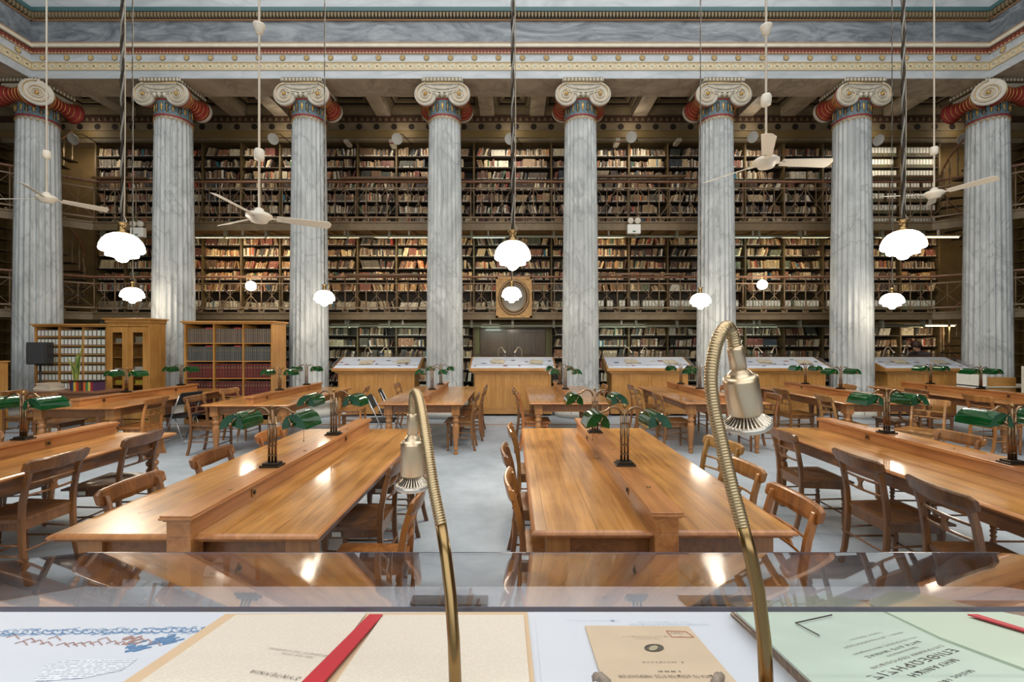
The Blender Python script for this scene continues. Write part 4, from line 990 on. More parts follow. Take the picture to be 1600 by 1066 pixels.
# near case, seen from its high side
XN = .08; r = empty('display_case', (XN, 1.17, 0), PI, 'sloping display case with clear acrylic cover in front of the camera', 'display case')
make_case(r, 2.44, True)
def bed(px, py, lift=.002):
    """point on the sloping bed of the near case seen at pixel px,py (z = 1.276-(Y-.55)*.383)"""
    a = (CYP-py)/F; Y = (1.276+lift+.55*.383-EYE)/(a+.383); return Vector(((px-CXP)*Y/F, Y, EYE+a*Y))
nrm = Vector((0, .383, 1)).normalized()
def sheet(name, px, thick, m, label=None, cat=None, group=None, parent=None, lift=.002):
    P = [bed(x, y, lift) for x, y in px]; c = sum(P, Vector())/len(P); n = len(P)
    b = MB(); b.add([p-c for p in P]+[p-c+nrm*thick for p in P], [tuple(range(n)), tuple(range(n, 2*n))[::-1]]+[(i, n+i, n+(i+1) % n, (i+1) % n) for i in range(n)])
    o = b.build(name, m, parent, 0, c if parent is None else c)
    if label: tag(o, label, cat, group)
    return o
def script_mat(name, paper, ink, sx, sy, amt=.5, rot=0):
    """paper with lines of small print"""
    m, nt, b, N, Lk = newmat(name); tc = N('ShaderNodeTexCoord'); mp = N('ShaderNodeMapping'); mp.inputs['Rotation'].default_value = (0, 0, rot); Lk(tc.outputs['Object'], mp.inputs[0]); sep = N('ShaderNodeSeparateXYZ'); Lk(mp.outputs[0], sep.inputs[0])
    q = N('ShaderNodeMath'); q.operation = 'MULTIPLY'; q.inputs[1].default_value = sy; Lk(sep.outputs['Y'], q.inputs[0]); fl = N('ShaderNodeMath'); fl.operation = 'FLOOR'; Lk(q.outputs[0], fl.inputs[0]); f7 = N('ShaderNodeMath'); f7.operation = 'MULTIPLY'; f7.inputs[1].default_value = 7.31; Lk(fl.outputs[0], f7.inputs[0]); xs = N('ShaderNodeMath'); xs.operation = 'MULTIPLY'; xs.inputs[1].default_value = sx; Lk(sep.outputs['X'], xs.inputs[0]); cb = N('ShaderNodeCombineXYZ'); Lk(xs.outputs[0], cb.inputs[0]); Lk(f7.outputs[0], cb.inputs[1]); fr = N('ShaderNodeMath'); fr.operation = 'FRACT'; Lk(q.outputs[0], fr.inputs[0])
    lt = N('ShaderNodeMath'); lt.operation = 'LESS_THAN'; lt.inputs[1].default_value = .45; Lk(fr.outputs[0], lt.inputs[0])
    nz = N('ShaderNodeTexNoise'); nz.inputs['Scale'].default_value = 1; nz.inputs['Detail'].default_value = 4; Lk(cb.outputs[0], nz.inputs['Vector'])
    gt = N('ShaderNodeMath'); gt.operation = 'GREATER_THAN'; gt.inputs[1].default_value = .46; Lk(nz.outputs[0], gt.inputs[0])
    ml = N('ShaderNodeMath'); ml.operation = 'MULTIPLY'; Lk(lt.outputs[0], ml.inputs[0]); Lk(gt.outputs[0], ml.inputs[1])
    m2 = N('ShaderNodeMath'); m2.operation = 'MULTIPLY'; m2.inputs[1].default_value = amt; Lk(ml.outputs[0], m2.inputs[0])
    mx = N('ShaderNodeMix'); mx.data_type = 'RGBA'; Lk(m2.outputs[0], mx.inputs['Factor']); mx.inputs['A'].default_value = (*lin(paper), 1); mx.inputs['B'].default_value = (*lin(ink), 1); Lk(mx.outputs['Result'], b.inputs['Base Color']); b.inputs['Roughness'].default_value = .6
    return m
def text(body, px, py, size, m, parent, rz=PI, shear=0, lift=.004, align='CENTER', sx=1):
    cu = bpy.data.curves.new('lettering', 'FONT'); cu.body = body; cu.size = size; cu.align_x = align; cu.align_y = 'CENTER'; cu.materials.append(m); cu.space_character = 1.22
    o = bpy.data.objects.new('lettering', cu); p = bed(px, py, lift)
    Q = Vector((0, 0, 1)).rotation_difference(nrm).to_matrix().to_4x4() @ RZ(rz)
    COL.objects.link(o); bpy.context.view_layer.update()
    me = bpy.data.meshes.new_from_object(o.evaluated_get(bpy.context.evaluated_depsgraph_get())); bpy.data.objects.remove(o); bpy.data.curves.remove(cu)
    me.transform(Matrix.Translation(p-parent.location) @ Q @ Matrix.Diagonal((sx, 1, 1, 1)))
    o = bpy.data.objects.new('lettering', me); COL.objects.link(o); o.parent = parent
    return o
INK = mat('print_ink', (74, 68, 64), .7); INKL = mat('pale_ink', (128, 118, 108), .7); INKB = mat('blue_ink', (70, 116, 160), .6)
# left print with blue wave drawing
pr = sheet('print_panel', [(-60, 975), (100, 966), (372, 964), (190, 1090), (-160, 1120)], .001, M['paper'], 'white print with blue waves and a red drawing, left in the near case', 'print')
b = MB(); c0 = pr.location
for k in range(24):
    px = -5+k*15.5; p = [bed(px+10*math.cos(t)*(1-t/8), 988+5.5*math.sin(t)*(1-t/8)-k*.22, .004)-c0 for t in [i*.5 for i in range(14)]]; b.tube(p, .0004, 4)
    for q in range(5): u = px+R.uniform(-8, 8); v = 990-k*.2+R.uniform(-6, 5); b.tube([bed(u, v, .004)-c0, bed(u+R.uniform(8, 14), v-R.uniform(0, 2.5), .004)-c0], .00025, 4)
for k in range(60):
    t = R.random(); px = 195+t*75+R.uniform(-8, 8); py = 1015-t*16+R.uniform(-6, 5); b.tube([bed(px, py, .004)-c0, bed(px+14, py-3, .004)-c0], .0006, 4)
b.build('blue_drawing', mat('blue_pencil', (108, 146, 186), .6), pr)
b = MB()
for k in range(18):
    px = 10+k*13; py = 1010-R.uniform(0, 14); b.tube([bed(px, py, .004)-c0, bed(px+14, py-4, .004)-c0, bed(px+20, py+2, .004)-c0], .0005, 4)
for k in range(16):
    px = 188+R.uniform(0, 24); py = 1003+R.uniform(-6, 6); b.tube([bed(px, py, .004)-c0, bed(px+10, py-3, .004)-c0], .0007, 4)
b.build('red_drawing', mat('red_pencil', (186, 150, 142), .6), pr)
q = script_mat('small_print', (226, 232, 242), (120, 138, 160), 260, 150, .7)
sheet('printed_lines', [(70, 1040), (110, 1031), (215, 1030), (190, 1048), (130, 1060), (50, 1066)], .0002, q, parent=pr, lift=.0035).location -= c0
# open book with red ribbon
rt = empty('open_book', bed(560, 1020), 0, 'large open book of cream printed pages with a red ribbon on its spine', 'book'); c0 = rt.location.copy()
lm = script_mat('book_page_print', (226, 217, 202), (168, 158, 146), 260, 210, .25, .36)
def part_sheet(name, px, th, m, root, lift): o = sheet(name, px, th, m, parent=root, lift=lift); o.location -= root.location; return o
part_sheet('cover_board', [(352, 963), (824, 960), (838, 1100), (150, 1100)], .004, mat('page_edge_tan', (214, 186, 152), .7), rt, .001)
part_sheet('left_page', [(368, 964), (572, 961), (470, 1100), (176, 1100)], .003, lm, rt, .006)
part_sheet('right_page', [(598, 964), (818, 964), (830, 1100), (505, 1100)], .003, lm, rt, .006)
part_sheet('ribbon', [(577, 962), (598, 962), (478, 1100), (440, 1100)], .002, mat('red_ribbon', (190, 20, 44), .6), rt, .010)
for bd, px, py, sz in (('ΣΥΝΕΔΡΙΑΣΙΣ ΤΗΣ ΕΤΑΙΡΕΙΑΣ', 470, 1019, .0065), ('ΠΕΡΙ ΤΩΝ ΕΡΓΩΝ', 465, 1023.5, .0055), ('ΣΥΝΤΕΧΝΙΑ', 430, 1054, .011)):
    text(bd, px, py, sz, INK, rt, PI-.36, lift=.0105)
# tan booklet
bk = sheet('booklet', [(914, 981), (1076, 982), (1155, 1075), (1165, 1110), (955, 1110)], .003, mat('booklet_cover', (208, 188, 162), .65, noise=.06, nscale=14), 'tan paper booklet with an oval portrait medallion lying in the near case', 'booklet')
text('ΕΝ ΚΑΤΑ ΤΟ ΔΙΣΕΚΤΟΝ ΕΤΟΣ ΗΜΕΡΟΛΟΓΙΟΝ', 1046, 1056.5, .0125, INK, bk, PI, sx=.36, lift=.006)
text('1888', 1047, 1049, .0062, INK, bk, PI, sx=2.0, lift=.006); text('Α. ΜΟΥΡΣΑΛΑ', 1036, 1034.5, .0055, INK, bk, PI, sx=1.2, lift=.006)
text('ΕΝ ΑΘΗΝΑΙΣ', 1010, 997.5, .005, INKL, bk, PI, lift=.006); text('ΕΚ ΤΟΥ ΤΥΠΟΓΡΑΦΕΙΟΥ', 1008, 994.5, .005, INKL, bk, PI, lift=.006); text('1882', 1058, 989, .009, INKL, bk, PI-.05, lift=.006); text('ΙΙ', 1063, 994, .008, INKL, bk, PI, lift=.006)
b = MB(); c0 = bk.location
E = [bed(1022+14.5*math.cos(t), 1013+5.6*math.sin(t), .0055)-c0 for t in [2*PI*i/24 for i in range(24)]]; b.add(E, [tuple(range(24))[::-1]], 0); b.tube(E, .0006, 4, 0, closed=True)
E = [bed(1021+7*math.cos(t)-2*math.sin(t), 1012.8+4*math.sin(t), .0062)-c0 for t in [2*PI*i/16 for i in range(16)]]; b.add(E, [tuple(range(16))[::-1]], 1)
b.build('medallion', [mat('medallion_dark', (84, 80, 70), .7), mat('medallion_light', (170, 160, 134), .7)], bk)
b = MB(); ps = [bed(1041, 986.5, .0055)-c0, bed(1072, 987.5, .0055)-c0, bed(1084, 996.5, .0055)-c0, bed(1050, 996, .0055)-c0]; b.tube(ps, .0006, 4, closed=True); b.build('stamp_box', mat('stamp_red', (170, 110, 84), .6), bk)
# green covered thick book
gb = empty('thick_book', bed(1350, 1010), 0, 'thick open book with pale green title pages, right in the near case', 'book'); 
part_sheet('page_stack', [(1143, 962), (1250, 958), (1700, 960), (1700, 1160), (1290, 1110)], .022, mat('page_stack_edge', (150, 126, 108), .7, noise=.4, nscale=90), gb, .001)
GP = mat('pale_green_paper', (186, 204, 192), .6, noise=.06, nscale=12)
part_sheet('left_page', [(1147, 955), (1235, 937), (1300, 931), (1352, 944), (1468, 1000), (1640, 1066), (1640, 1100), (1300, 1100)], .003, GP, gb, .024)
part_sheet('right_page', [(1354, 944), (1392, 926), (1440, 929), (1520, 950), (1640, 975), (1640, 1064), (1470, 1000)], .003, mat('pale_green_paper_right', (190, 206, 188), .6), gb, .027)
for k in range(5): part_sheet('loose_leaves', [(1141+k*2, 961-k), (1146+k*2, 959-k), (1305+k*4, 1100), (1296+k*4, 1100)], .002, mat('leaf_edge', (216, 202, 184) if k % 2 else (140, 112, 92), .7), gb, .002+k*.005)
for bd, px, py, sz, sx in (('ΜΗΧΑΝΙΚΗ', 1459, 1042.5, .0105, .95), ('ΕΠΙΘΕΩΡΗΣΙΣ', 1431, 1035, .0142, 1.0), ('ΣΥΓΓΡΑΜΜΑ ΠΕΡΙΟΔΙΚΟΝ', 1421, 1025, .0066, 1.0), ('ΕΚΔΙΔΟΜΕΝΟΝ', 1410, 1018, .005, 1), ('ΚΑΤΑ ΔΥΟ ΜΗΝΑΣ', 1397, 1014, .0072, 1), ('ΥΠΟ ΕΠΙΤΡΟΠΗΣ ΜΗΧΑΝΙΚΩΝ', 1386, 1008, .0052, 1), ('ΗΛΙΑ Ι. ΑΓΓΕΛΟΠΟΥΛΟΥ', 1366, 999.5, .0062, 1), ('Μάϊος 1887', 1492, 1058, .0075, 1), ('ΤΟΜΟΣ ΠΡΩΤΟΣ', 1352, 994, .005, 1)):
    text(bd, px, py, sz, INK if sz > .007 else INKL, gb, PI+.51, lift=.0276, sx=sx*1.8)
c0 = gb.location; b = MB(); b.tube([bed(1300, 961, .03)-c0, bed(1243, 973.5, .03)-c0, bed(1280, 993, .03)-c0], .0007, 4); b.build('printed_frame', INK, gb)
rb = sheet('red_ribbon', [(1512, 962), (1528, 962), (1600, 984), (1680, 1010), (1680, 1014), (1600, 988)], .002, mat('ribbon_red', (196, 52, 66), .6), 'thin red ribbon beside the green paged book', 'ribbon', lift=.033)
# black photographs and text strips at the far edge, small wall texts
for px, lab in (([(640, 945), (645, 931), (763, 931), (762, 945)], 'left of the middle'), ([(1072, 945), (1058, 931), (1175, 931), (1200, 945)], 'right of the middle')):
    sheet('old_photograph', px, .001, mat('dark_photo', (84, 78, 80), .5, noise=.6, nscale=60), 'dark old photograph under the cover edge, '+lab, 'photograph', lift=.004)
tp = sheet('caption_sheet', [(836, 966), (1140, 966), (1320, 1100), (850, 1100)], .0006, M['paper'], 'white caption sheet beneath the tan booklet', 'paper', lift=.0005)
text('ΕΛΛΗΝΙΚΗ ΕΤΑΙΡΕΙΑ ΒΙΒΛΙΟΦΙΛΩΝ', 1045, 975.5, .0068, INKB, tp, PI, lift=.003); text('ΑΠΟ ΤΟ 1888 ΕΩΣ ΤΟ 1890', 1036, 972, .0058, INKB, tp, PI, lift=.003); text('▲', 957, 969.5, .009, INKB, tp, PI, lift=.003); text('ΕΘΝΙΚΗ ΒΙΒΛΙΟΘΗΚΗ ΤΗΣ ΕΛΛΑΔΟΣ', 926, 969.5, .0045, INKB, tp, PI, lift=.003)
# claw shaped paper holders
def claw(px, py, flip, lab):
    p = bed(px, py, .004); b = MB()
    b.tube([(-.012*flip, -.02, 0), (-.010*flip, -.008, .010), (0, .002, .013), (.008*flip, .008, .009), (.012*flip, .010, .001)], [.008, .0095, .009, .0065, .002], 12)
    for k in (-1, 0, 1): b.tube([(.0, .002, .014), (.008*flip+.002*k, .010+.004*k, .010), (.012*flip, .014+.006*k, .000)], [.004, .0035, .001], 8)
    o = b.build('paper_holder', mat('grey_claw', (146, 132, 118), .5, noise=.4, nscale=90), None, 0, p); o.scale = (.6, .6, .6); tag(o, 'small grey claw-shaped paper holder at the '+lab+' of the tan booklet', 'paper holder', 'claw-shaped paper holders')
claw(938, 1071, -1, 'left edge'); claw(1124, 1071, 1, 'right edge')
VV = [R.uniform(.75, 1.2) for _ in range(7)]
# ================================================================ PENDANTS
def make_pendant(R_, thick):
    root = empty('pendant_lamp'); k = R_/.22
    b = MB(); n = 64; prof = []
    # milk glass dome over a smaller lobed bowl
    b.lathe([(.05*k, .205*k), (.10*k, .197*k), (.15*k, .168*k), (.19*k, .12*k), (.214*k, .065*k), (.222*k, .010*k), (.216*k, -.008*k), (.205*k, -.016*k), (.14*k, -.018*k)], 40, 0, None, True, False)
    vs = []; fs = []
    pr = [(.150, -.012), (.162, -.034), (.163, -.056), (.140, -.064), (.105, -.068), (.072, -.082), (.060, -.112), (.044, -.134), (.012, -.144)]
    for i, (r, z) in enumerate(pr):
        for q in range(n):
            a = 2*PI*q/n; lob = abs(math.sin(a*4)); rr = r*(.90+.12*lob if 0 < i < 6 else 1); vs.append((rr*k*math.cos(a), rr*k*math.sin(a), (z-(.014*lob if 1 < i < 6 else 0))*k))
    for i in range(len(pr)-1):
        for q in range(n): fs.append((i*n+q, i*n+(q+1) % n, (i+1)*n+(q+1) % n, (i+1)*n+q))
    fs.append(tuple((len(pr)-1)*n+q for q in range(n))); b.add(vs, fs, 0, True)
    b.build('glass_shade', M['glow'], root)
    b = MB(); b.lathe([(.075*k, .20*k), (.08*k, .212*k), (.05*k, .22*k), (.042*k, .226*k), (.040*k, .315*k), (.058*k, .325*k), (.058*k, .335*k), (.02*k, .34*k)], 24); b.build('brass_gallery', M['brass'], root)
    # twisted suspension cord with loop
    H = 11.8
    b = MB(); L = 7.6; N = int(L/.035)
    for ph in (0, PI): b.tube([(thick*.6*math.cos(i*.55+ph), thick*.6*math.sin(i*.55+ph), .28*k+L*i/N) for i in range(N+1)], thick*.75, 5, 0 if ph == 0 else 1)
    b.build('suspension_chain', [M['iron_chain'], M['blackmetal']], root)
    b = MB(); zz = .33*k
    b.tube([(thick*1.2, 0, .28*k), (.035*k, 0, .30*k), (.05*k, 0, .36*k), (.02*k, 0, .42*k), (thick*1.5, 0, .6), (thick*2, 0, 1.5), (thick*1.4, .01, 3), (thick*2.2, 0, 7.9)], .006 if thick > .01 else .004, 6); b.build('power_cord', M['cord'], root)
    return root
M['iron_chain'] = mat('grey_chain', (120, 116, 108), .4, .6); M['cord'] = mat('beige_cord', (170, 158, 138), .6)
WARMW = (1.0, .87, .68)
big = [(-4.42, 5.0, 2.72, 'large lit opal pendant before the left columns'), (0.0, 5.0, 2.63, 'large lit opal pendant hanging in the centre of the hall'), (4.42, 5.0, 2.75, 'large lit opal pendant before the right columns')]
sm = [(-7.88, 9.15, 2.62, 'small lit opal pendant beneath the large left one'), (-3.90, 9.15, 2.56, 'small lit opal pendant before the third column from the left'), (-.02, 9.15, 2.63, 'small lit opal pendant in front of the framed medallion'),
      (3.89, 9.15, 2.50, 'small lit opal pendant beside the column behind the tall gooseneck lamp'), (7.86, 9.15, 2.50, 'small lit opal pendant beneath the large right one')]
for lst, Rr, th, pw, grp in ((big, .205, .017, 110, 'large opal pendants'), (sm, .205, .008, 14, 'small opal pendants')):
    p0 = None
    for (x, y, z, lab) in lst:
        o = make_pendant(Rr, th) if p0 is None else copy_tree(p0)
        p0 = p0 or o; o.location = (x, y, z); tag(o, lab, 'pendant lamp', grp)
        point('pendant_bulb', (x, y, z-.24), pw, WARMW, .12)
# ================================================================ FANS
def make_fan():
    root = empty('ceiling_fan'); Wm = M['fanwhite']
    b = MB(); b.lathe([(.02, .13), (.04, .12), (.05, .09), (.10, .075), (.125, .055), (.125, .03), (.09, .01), (.075, -.02), (.03, -.03)], 32); b.build('motor', Wm, root)
    b = MB(); b.tube([(0, 0, .12), (0, 0, 8.0)], .011, 8); b.build('rod', Wm, root)
    b = MB(); b.lathe([(.02, .62), (.045, .63), (.05, .66), (.05, .72), (.04, .74), (.015, .745)], 20); b.build('coupler', Wm, root)
    for k in range(3):
        b = MB(); K = RZ(2*PI*k/3)
        b.box(.09, .20, -.02, .02, .028, .036, 0, K)
        b.add([K @ Vector(p) for p in ((.16, -.045, .048), (.67, -.062, .058), (.70, -.02, .045), (.70, .03, .03), (.67, .062, .012), (.16, .045, .018),
                                   (.16, -.045, .054), (.67, -.062, .064), (.70, -.02, .051), (.70, .03, .036), (.67, .062, .018), (.16, .045, .024))],
              [(5,4,3,2,1,0), (6,7,8,9,10,11), (0,1,7,6), (1,2,8,7), (2,3,9,8), (3,4,10,9), (4,5,11,10), (5,0,6,11)]); b.build('blade', Wm, root)
    return root
f0 = None
for (x, y, z, a, lab) in ((-2.64, 4.6, 2.95, 31, 'white three-blade fan hanging low left of the centre pendant'), (2.64, 4.6, 3.52, 2, 'white three-blade fan hanging high before the sixth column'),
                          (-6.86, 6.5, 3.76, 58, 'white three-blade fan before the leftmost column'), (6.3, 6.6, 3.86, 50, 'white three-blade fan at the right, before the far box files')):
    o = make_fan() if f0 is None else copy_tree(f0); f0 = f0 or o
    o.location = (x, y, z); o.rotation_euler = (0, 0, math.radians(a)); tag(o, lab, 'ceiling fan', 'white ceiling fans')
for px, py, Y, lab, z in ((403, 45, 4.6, 'left', 0), (1194, 47, 4.6, 'right', 0)):
    x, _, z = at(px, py, Y); x = -2.64 if lab == 'left' else 2.64
    b = MB(); b.lathe([(.012, .06), (.035, .055), (.058, .045), (.06, .03), (.04, -.01), (.035, -.05), (.013, -.055)], 24); o = b.build('rod_cup', M['fanwhite'], None, 0, (x, 4.6, z)); tag(o, 'white bell cup threaded on the %s middle fan rod' % lab, 'rod cup', 'bell cups on the fan rods')
# ================================================================ SMALL WALL AND GALLERY THINGS
for px, py, lab in ((116, 217, 'at the left end'), (428, 217, 'left of the third column'), (621, 217, 'between third and fourth columns'), (797, 217, 'above the centre bay'), (986, 214, 'right of the fifth column'), (1175, 214, 'beside the sixth column'), (1371, 219, 'beside the seventh column'), (1502, 217, 'at the right end')):
    x, y, z = at(px, py, 12.2); r = empty('wall_lamp', (x, y, z), 0, 'round white reflector lamp above the shelves '+lab, 'wall lamp', 'enamel reflector lamps')
    b = MB(); K = RX(PI/2+.5); b.lathe([(.02, -.06), (.05, -.05), (.11, -.02), (.145, .03), (.15, .05), (.13, .045), (.10, .03), (.01, .025)], 28, 0, K); b.build('reflector', M['white'], r)
    area('shelf_fill_light', (x+.02, y-.1, z-.22), (math.radians(30), 0, 0), 1.6, .2, 13, (1, .88, .70))
    point('ceiling_fill_light', (x+.1, y+.05, z+.42), 5, (1, .9, .75), .12)
    b = MB(); b.tube([(0, 0, .05), (.02, .04, .14), (.10, .12, .19), (.22, .30, .10), (.34, .42, .0)], .012, 6); b.build('arm', M['blackmetal'], r)
for px, py, lab, w_, h_ in ((541, 221, 'small white sensor above the shelves left of the centre', .12, .08), (612, 222, 'pale alarm box beside the reflector lamp left of the centre', .13, .13), (965, 220, 'pale alarm box beside the reflector lamp right of the centre', .13, .13), (1061, 219, 'small white sensor above the shelves right of the centre', .12, .08)):
    x, y, z = at(px, py, 12.3); b = MB(); b.box(-w_/2, w_/2, -.04, .3, -h_/2, h_/2, 0); b.box(-w_/2, w_/2, -.045, -.04, -h_/2, -h_/2+.03, 1 if w_ > .125 else 0)
    o = b.build('alarm_box', [M['cream'], M['red']], None, .01, (x, y, z)); tag(o, lab, 'alarm box')
for px, py, lab in ((991, 357, 'right of the fifth column'), (213, 362, 'beside the second column')):
    x, y, z = at(px, py, 11.35); r = empty('emergency_light', (x, y, z), 0, 'white twin-spot emergency light on the gallery edge, '+lab, 'emergency light', 'emergency light boxes')
    b = MB(); b.box(-.17, .17, 0, .12, -.13, .11); b.build('housing', M['white'], r, .012)
    MB().box(-.04, .04, -.004, .002, -.09, -.06).build('indicator', mat('indicator_green', (30, 90, 60), .5), r)
    for s in (-1, 1): b = MB(); b.lathe([(.05, -.05), (.075, 0), (.08, .05), (.06, .06)], 20, 0, T(s*.09, .04, .20) @ RX(PI/2)); b.build('spot', M['fanwhite'], r)
for px, py, lab in ((392, 447, 'beside the third column'), (1191, 445, 'right of the sixth column')):
    x, y, z = at(px, py, 11.3); r = empty('globe_lamp', (x, y, z), 0, 'small lit globe lamp at the lower gallery rail, '+lab, 'globe lamp', 'globe lamps on the gallery rail')
    MB().sphere((0, 0, 0), .125, 20).build('globe', M['glow'], r)
    b = MB(); b.tube([(0, 0, .12), (-.02, 0, .25), (-.10, .05, .33), (-.18, .12, .22), (-.2, .18, -.2)], .012, 6); b.build('bracket', M['iron'], r)
    point('globe_bulb', (x, y-.25, z), 14, WARMW, .1)
# framed medallion on the lower gallery rail
x, y, z = at(803, 465, 11.38); r = empty('framed_medallion', (x, y, z), 0, 'square gilt frame around an oval dark mirror on the lower gallery rail', 'frame')
b = MB(); hw, hh = .46, .52
for s in (-1, 1):
    b.box(min(s*hw, s*(hw-.05)), max(s*hw, s*(hw-.05)), -.05, .05, -hh, hh); b.box(-hw, hw, -.05, .05, min(s*hh, s*(hh-.05)), max(s*hh, s*(hh-.05)))
n = 48
vs = []; fs = []
for i in range(n):
    a = 2*PI*i/n; c, s_ = math.cos(a), math.sin(a); t = min(hw/abs(c) if abs(c) > 1e-6 else 9, hh/abs(s_) if abs(s_) > 1e-6 else 9); vs += [(c*t, -.03, s_*t), (c*.40, -.03, s_*.455)]
for i in range(n): j = (i+1) % n; fs.append((2*i, 2*j, 2*j+1, 2*i+1))
b.add(vs, fs); b.build('frame', mat('old_gilt', (166, 128, 78), .5, .35, noise=.35, nscale=14), r)
b = MB(); b.tube([(.37*math.cos(2*PI*i/n), -.04, .43*math.sin(2*PI*i/n)) for i in range(n)], .035, 8, closed=True); b.tube([(.305*math.cos(2*PI*i/n), -.035, .365*math.sin(2*PI*i/n)) for i in range(n)], .02, 8, closed=True); b.build('oval_moulding', mat('brown_moulding', (134, 106, 74), .45, .2), r)
b = MB(); b.add([(.30*math.cos(2*PI*i/n), -.02, .36*math.sin(2*PI*i/n)) for i in range(n)]+[(.30*math.cos(2*PI*i/n), .02, .36*math.sin(2*PI*i/n)) for i in range(n)], [tuple(range(n))[::-1], tuple(range(n, 2*n))]+[(i, (i+1) % n, n+(i+1) % n, n+i) for i in range(n)]); b.build('dark_oval', mat('dark_oval_mirror', (92, 80, 60), .25), r)
# ================================================================ LEFT SIDE FURNITURE
def bookcase(x0, x1, y0, y1, h, nb, rows, label, name='bookcase'):
    r = empty(name, ((x0+x1)/2, y0, 0), 0, label, 'bookcase'); hw = (x1-x0)/2; d = y1-y0
    for s in (-1, 1): b = MB(); b.box(min(s*hw, s*(hw-.03)), max(s*hw, s*(hw-.03)), 0, d, 0, h); b.build('side_panel', M['oak'], r, .002)
    for k in range(1, nb): x = -hw+2*hw*k/nb; MB().box(x-.012, x+.012, .005, d-.02, .1, h).build('divider', M['oak'], r)
    for z in rows: MB().box(-hw+.03, hw-.03, .01, d-.02, z-.02, z).build('shelf', M['oak_x'], r)
    MB().box(-hw+.03, hw-.03, d-.02, d, 0, h).build('back_panel', M['shelfwood'], r)
    b = MB(); b.box(-hw-.02, hw+.02, -.02, d, h, h+.03); b.box(-hw-.05, hw+.05, -.05, d+.02, h+.03, h+.065); b.build('cornice', M['oak_x'], r, .004)
    MB().box(-hw+.03, hw-.03, .0, .02, 0, .1).build('plinth', M['oak_x'], r)
    return r
bx0, bx1, by = -6.70, -4.90, 9.0; rows2 = [1.667, 1.30, .95, .585, .22]
bookcase(bx0, bx1, by, by+.55, 2.05, 3, rows2, 'oak bookcase full of dark bound volumes between the second and third columns')
names2 = ['grey-brown', 'grey-black', 'maroon', 'maroon', 'maroon']; ords = ['top', 'second', 'third', 'fourth', 'lowest']
for ri, z in enumerate(rows2):
    for k in range(3):
        x = bx0+.03+(bx1-bx0-.06)*k/3+.02; xe = bx0+.03+(bx1-bx0-.06)*(k+1)/3-.02
        n = (12, 13, 9, 10, 9)[ri]; w_ = (xe-x)/n
        for j in range(n):
            c = lin(((96, 84, 74), (74, 76, 74), (92, 34, 32), (88, 32, 32), (84, 30, 30))[ri]); c = tuple(q*VV[j % 7]*(1+.1*(j % 3)) for q in c)
            book('book', 'volume', x+j*w_, by+.03+R.uniform(0, .008), z, w_*.94, (.29 if ri < 4 else .28), .25, c, 0, '%s gilt-lined bound volume on the %s shelf of the oak bookcase' % (names2[ri], ords[ri]), 'book', 'bound volumes on the %s shelf of the oak bookcase' % ords[ri])
    if ri < 2:
        for k in (1, 2):
            o = MB().box(0, .14, 0, .2, 0, .022).build('book', [mat('red_thin_volume', (170, 50, 42), .6)], None, 0, (bx0+.59*k-.18, by+.04, z+.291)); tag(o, 'thin red book laid flat on the volumes of the %s oak shelf, %s one' % (ords[ri], 'left' if k == 1 else 'right'), 'book')
# bookcase of white-labelled boxes
bx0, bx1, by = -10.02, -8.50, 9.25; rows1 = [1.80, 1.615, 1.43, 1.245, 1.06, .875, .69, .505, .32]
bookcase(bx0, bx1, by, by+.35, 2.0, 3, rows1, 'brown bookcase of white-labelled volumes behind the snake plant')
for ri, z in enumerate(rows1):
    for k in range(3):
        if k == 2: n = 5
        else: n = 6
        x = bx0+.03+(bx1-bx0-.06)*k/3+.015; xe = bx0+.03+(bx1-bx0-.06)*(k+1)/3-.015; w_ = (xe-x)/n
        for j in range(n):
            c = lin((108, 100, 84)); book('pamphlet_box', 'pamphlet', x+j*w_, by+.02, z, w_*.97, .145, .22, tuple(q*R.uniform(.7, 1.2) for q in c), 0, 'grey volume with tall white label, %s row of the bookcase behind the snake plant' % ['top', 'second', 'third', 'fourth', 'fifth', 'sixth', 'seventh', 'eighth', 'lowest'][ri], 'pamphlet box', 'white-labelled volumes, row %s' % ['one', 'two', 'three', 'four', 'five', 'six', 'seven', 'eight', 'nine'][ri])
# glazed cabinet
cx0, cx1, cy = -8.27, -7.40, 9.0; r = empty('glazed_cabinet', ((cx0+cx1)/2, cy, 0), 0, 'tall oak cabinet with two glazed doors beside the second column', 'cabinet'); hw = (cx1-cx0)/2
b = MB(); b.box(-hw, -hw+.025, 0, .42, 0, 2.08); b.box(hw-.025, hw, 0, .42, 0, 2.08); b.box(-hw+.025, hw-.025, .40, .42, 0, 2.08); b.box(-hw+.025, hw-.025, 0, .40, 0, .1); b.box(-hw+.025, hw-.025, 0, .4, 2.0, 2.08); b.build('carcass', M['oak'], r, .003)
b = MB(); b.box(-hw-.02, hw+.02, -.03, .43, 2.08, 2.14); b.box(-hw-.05, hw+.05, -.06, .45, 2.14, 2.17); b.build('cornice', M['oak_x'], r, .004)
for z in (1.66, 1.38, 1.08, .82, .5): MB().box(-hw+.03, hw-.03, .03, .4, z-.018, z).build('shelf', M['oak_x'], r)
for s in (-1, 1):
    xa, xb = (-hw+.02, -.002) if s < 0 else (.002, hw-.02); b = MB(); st_ = .105
    b.box(xa, xa+st_, -.02, 0, .12, 1.99); b.box(xb-st_, xb, -.02, 0, .12, 1.99); b.box(xa+st_, xb-st_, -.02, 0, 1.88, 1.99); b.box(xa+st_, xb-st_, -.02, 0, .12, .62); dr = b.build('door', M['oak'], r, .003)
    MB().box(xa+st_, xb-st_, -.012, -.008, .62, 1.88).build('pane', M['cabglass'], dr); MB().sphere((-s*-.0+(xb-.03 if s < 0 else xa+.03), -.03, 1.1), .012, 8).build('knob', M['brass'], dr)
cc = (cx0+cx1)/2
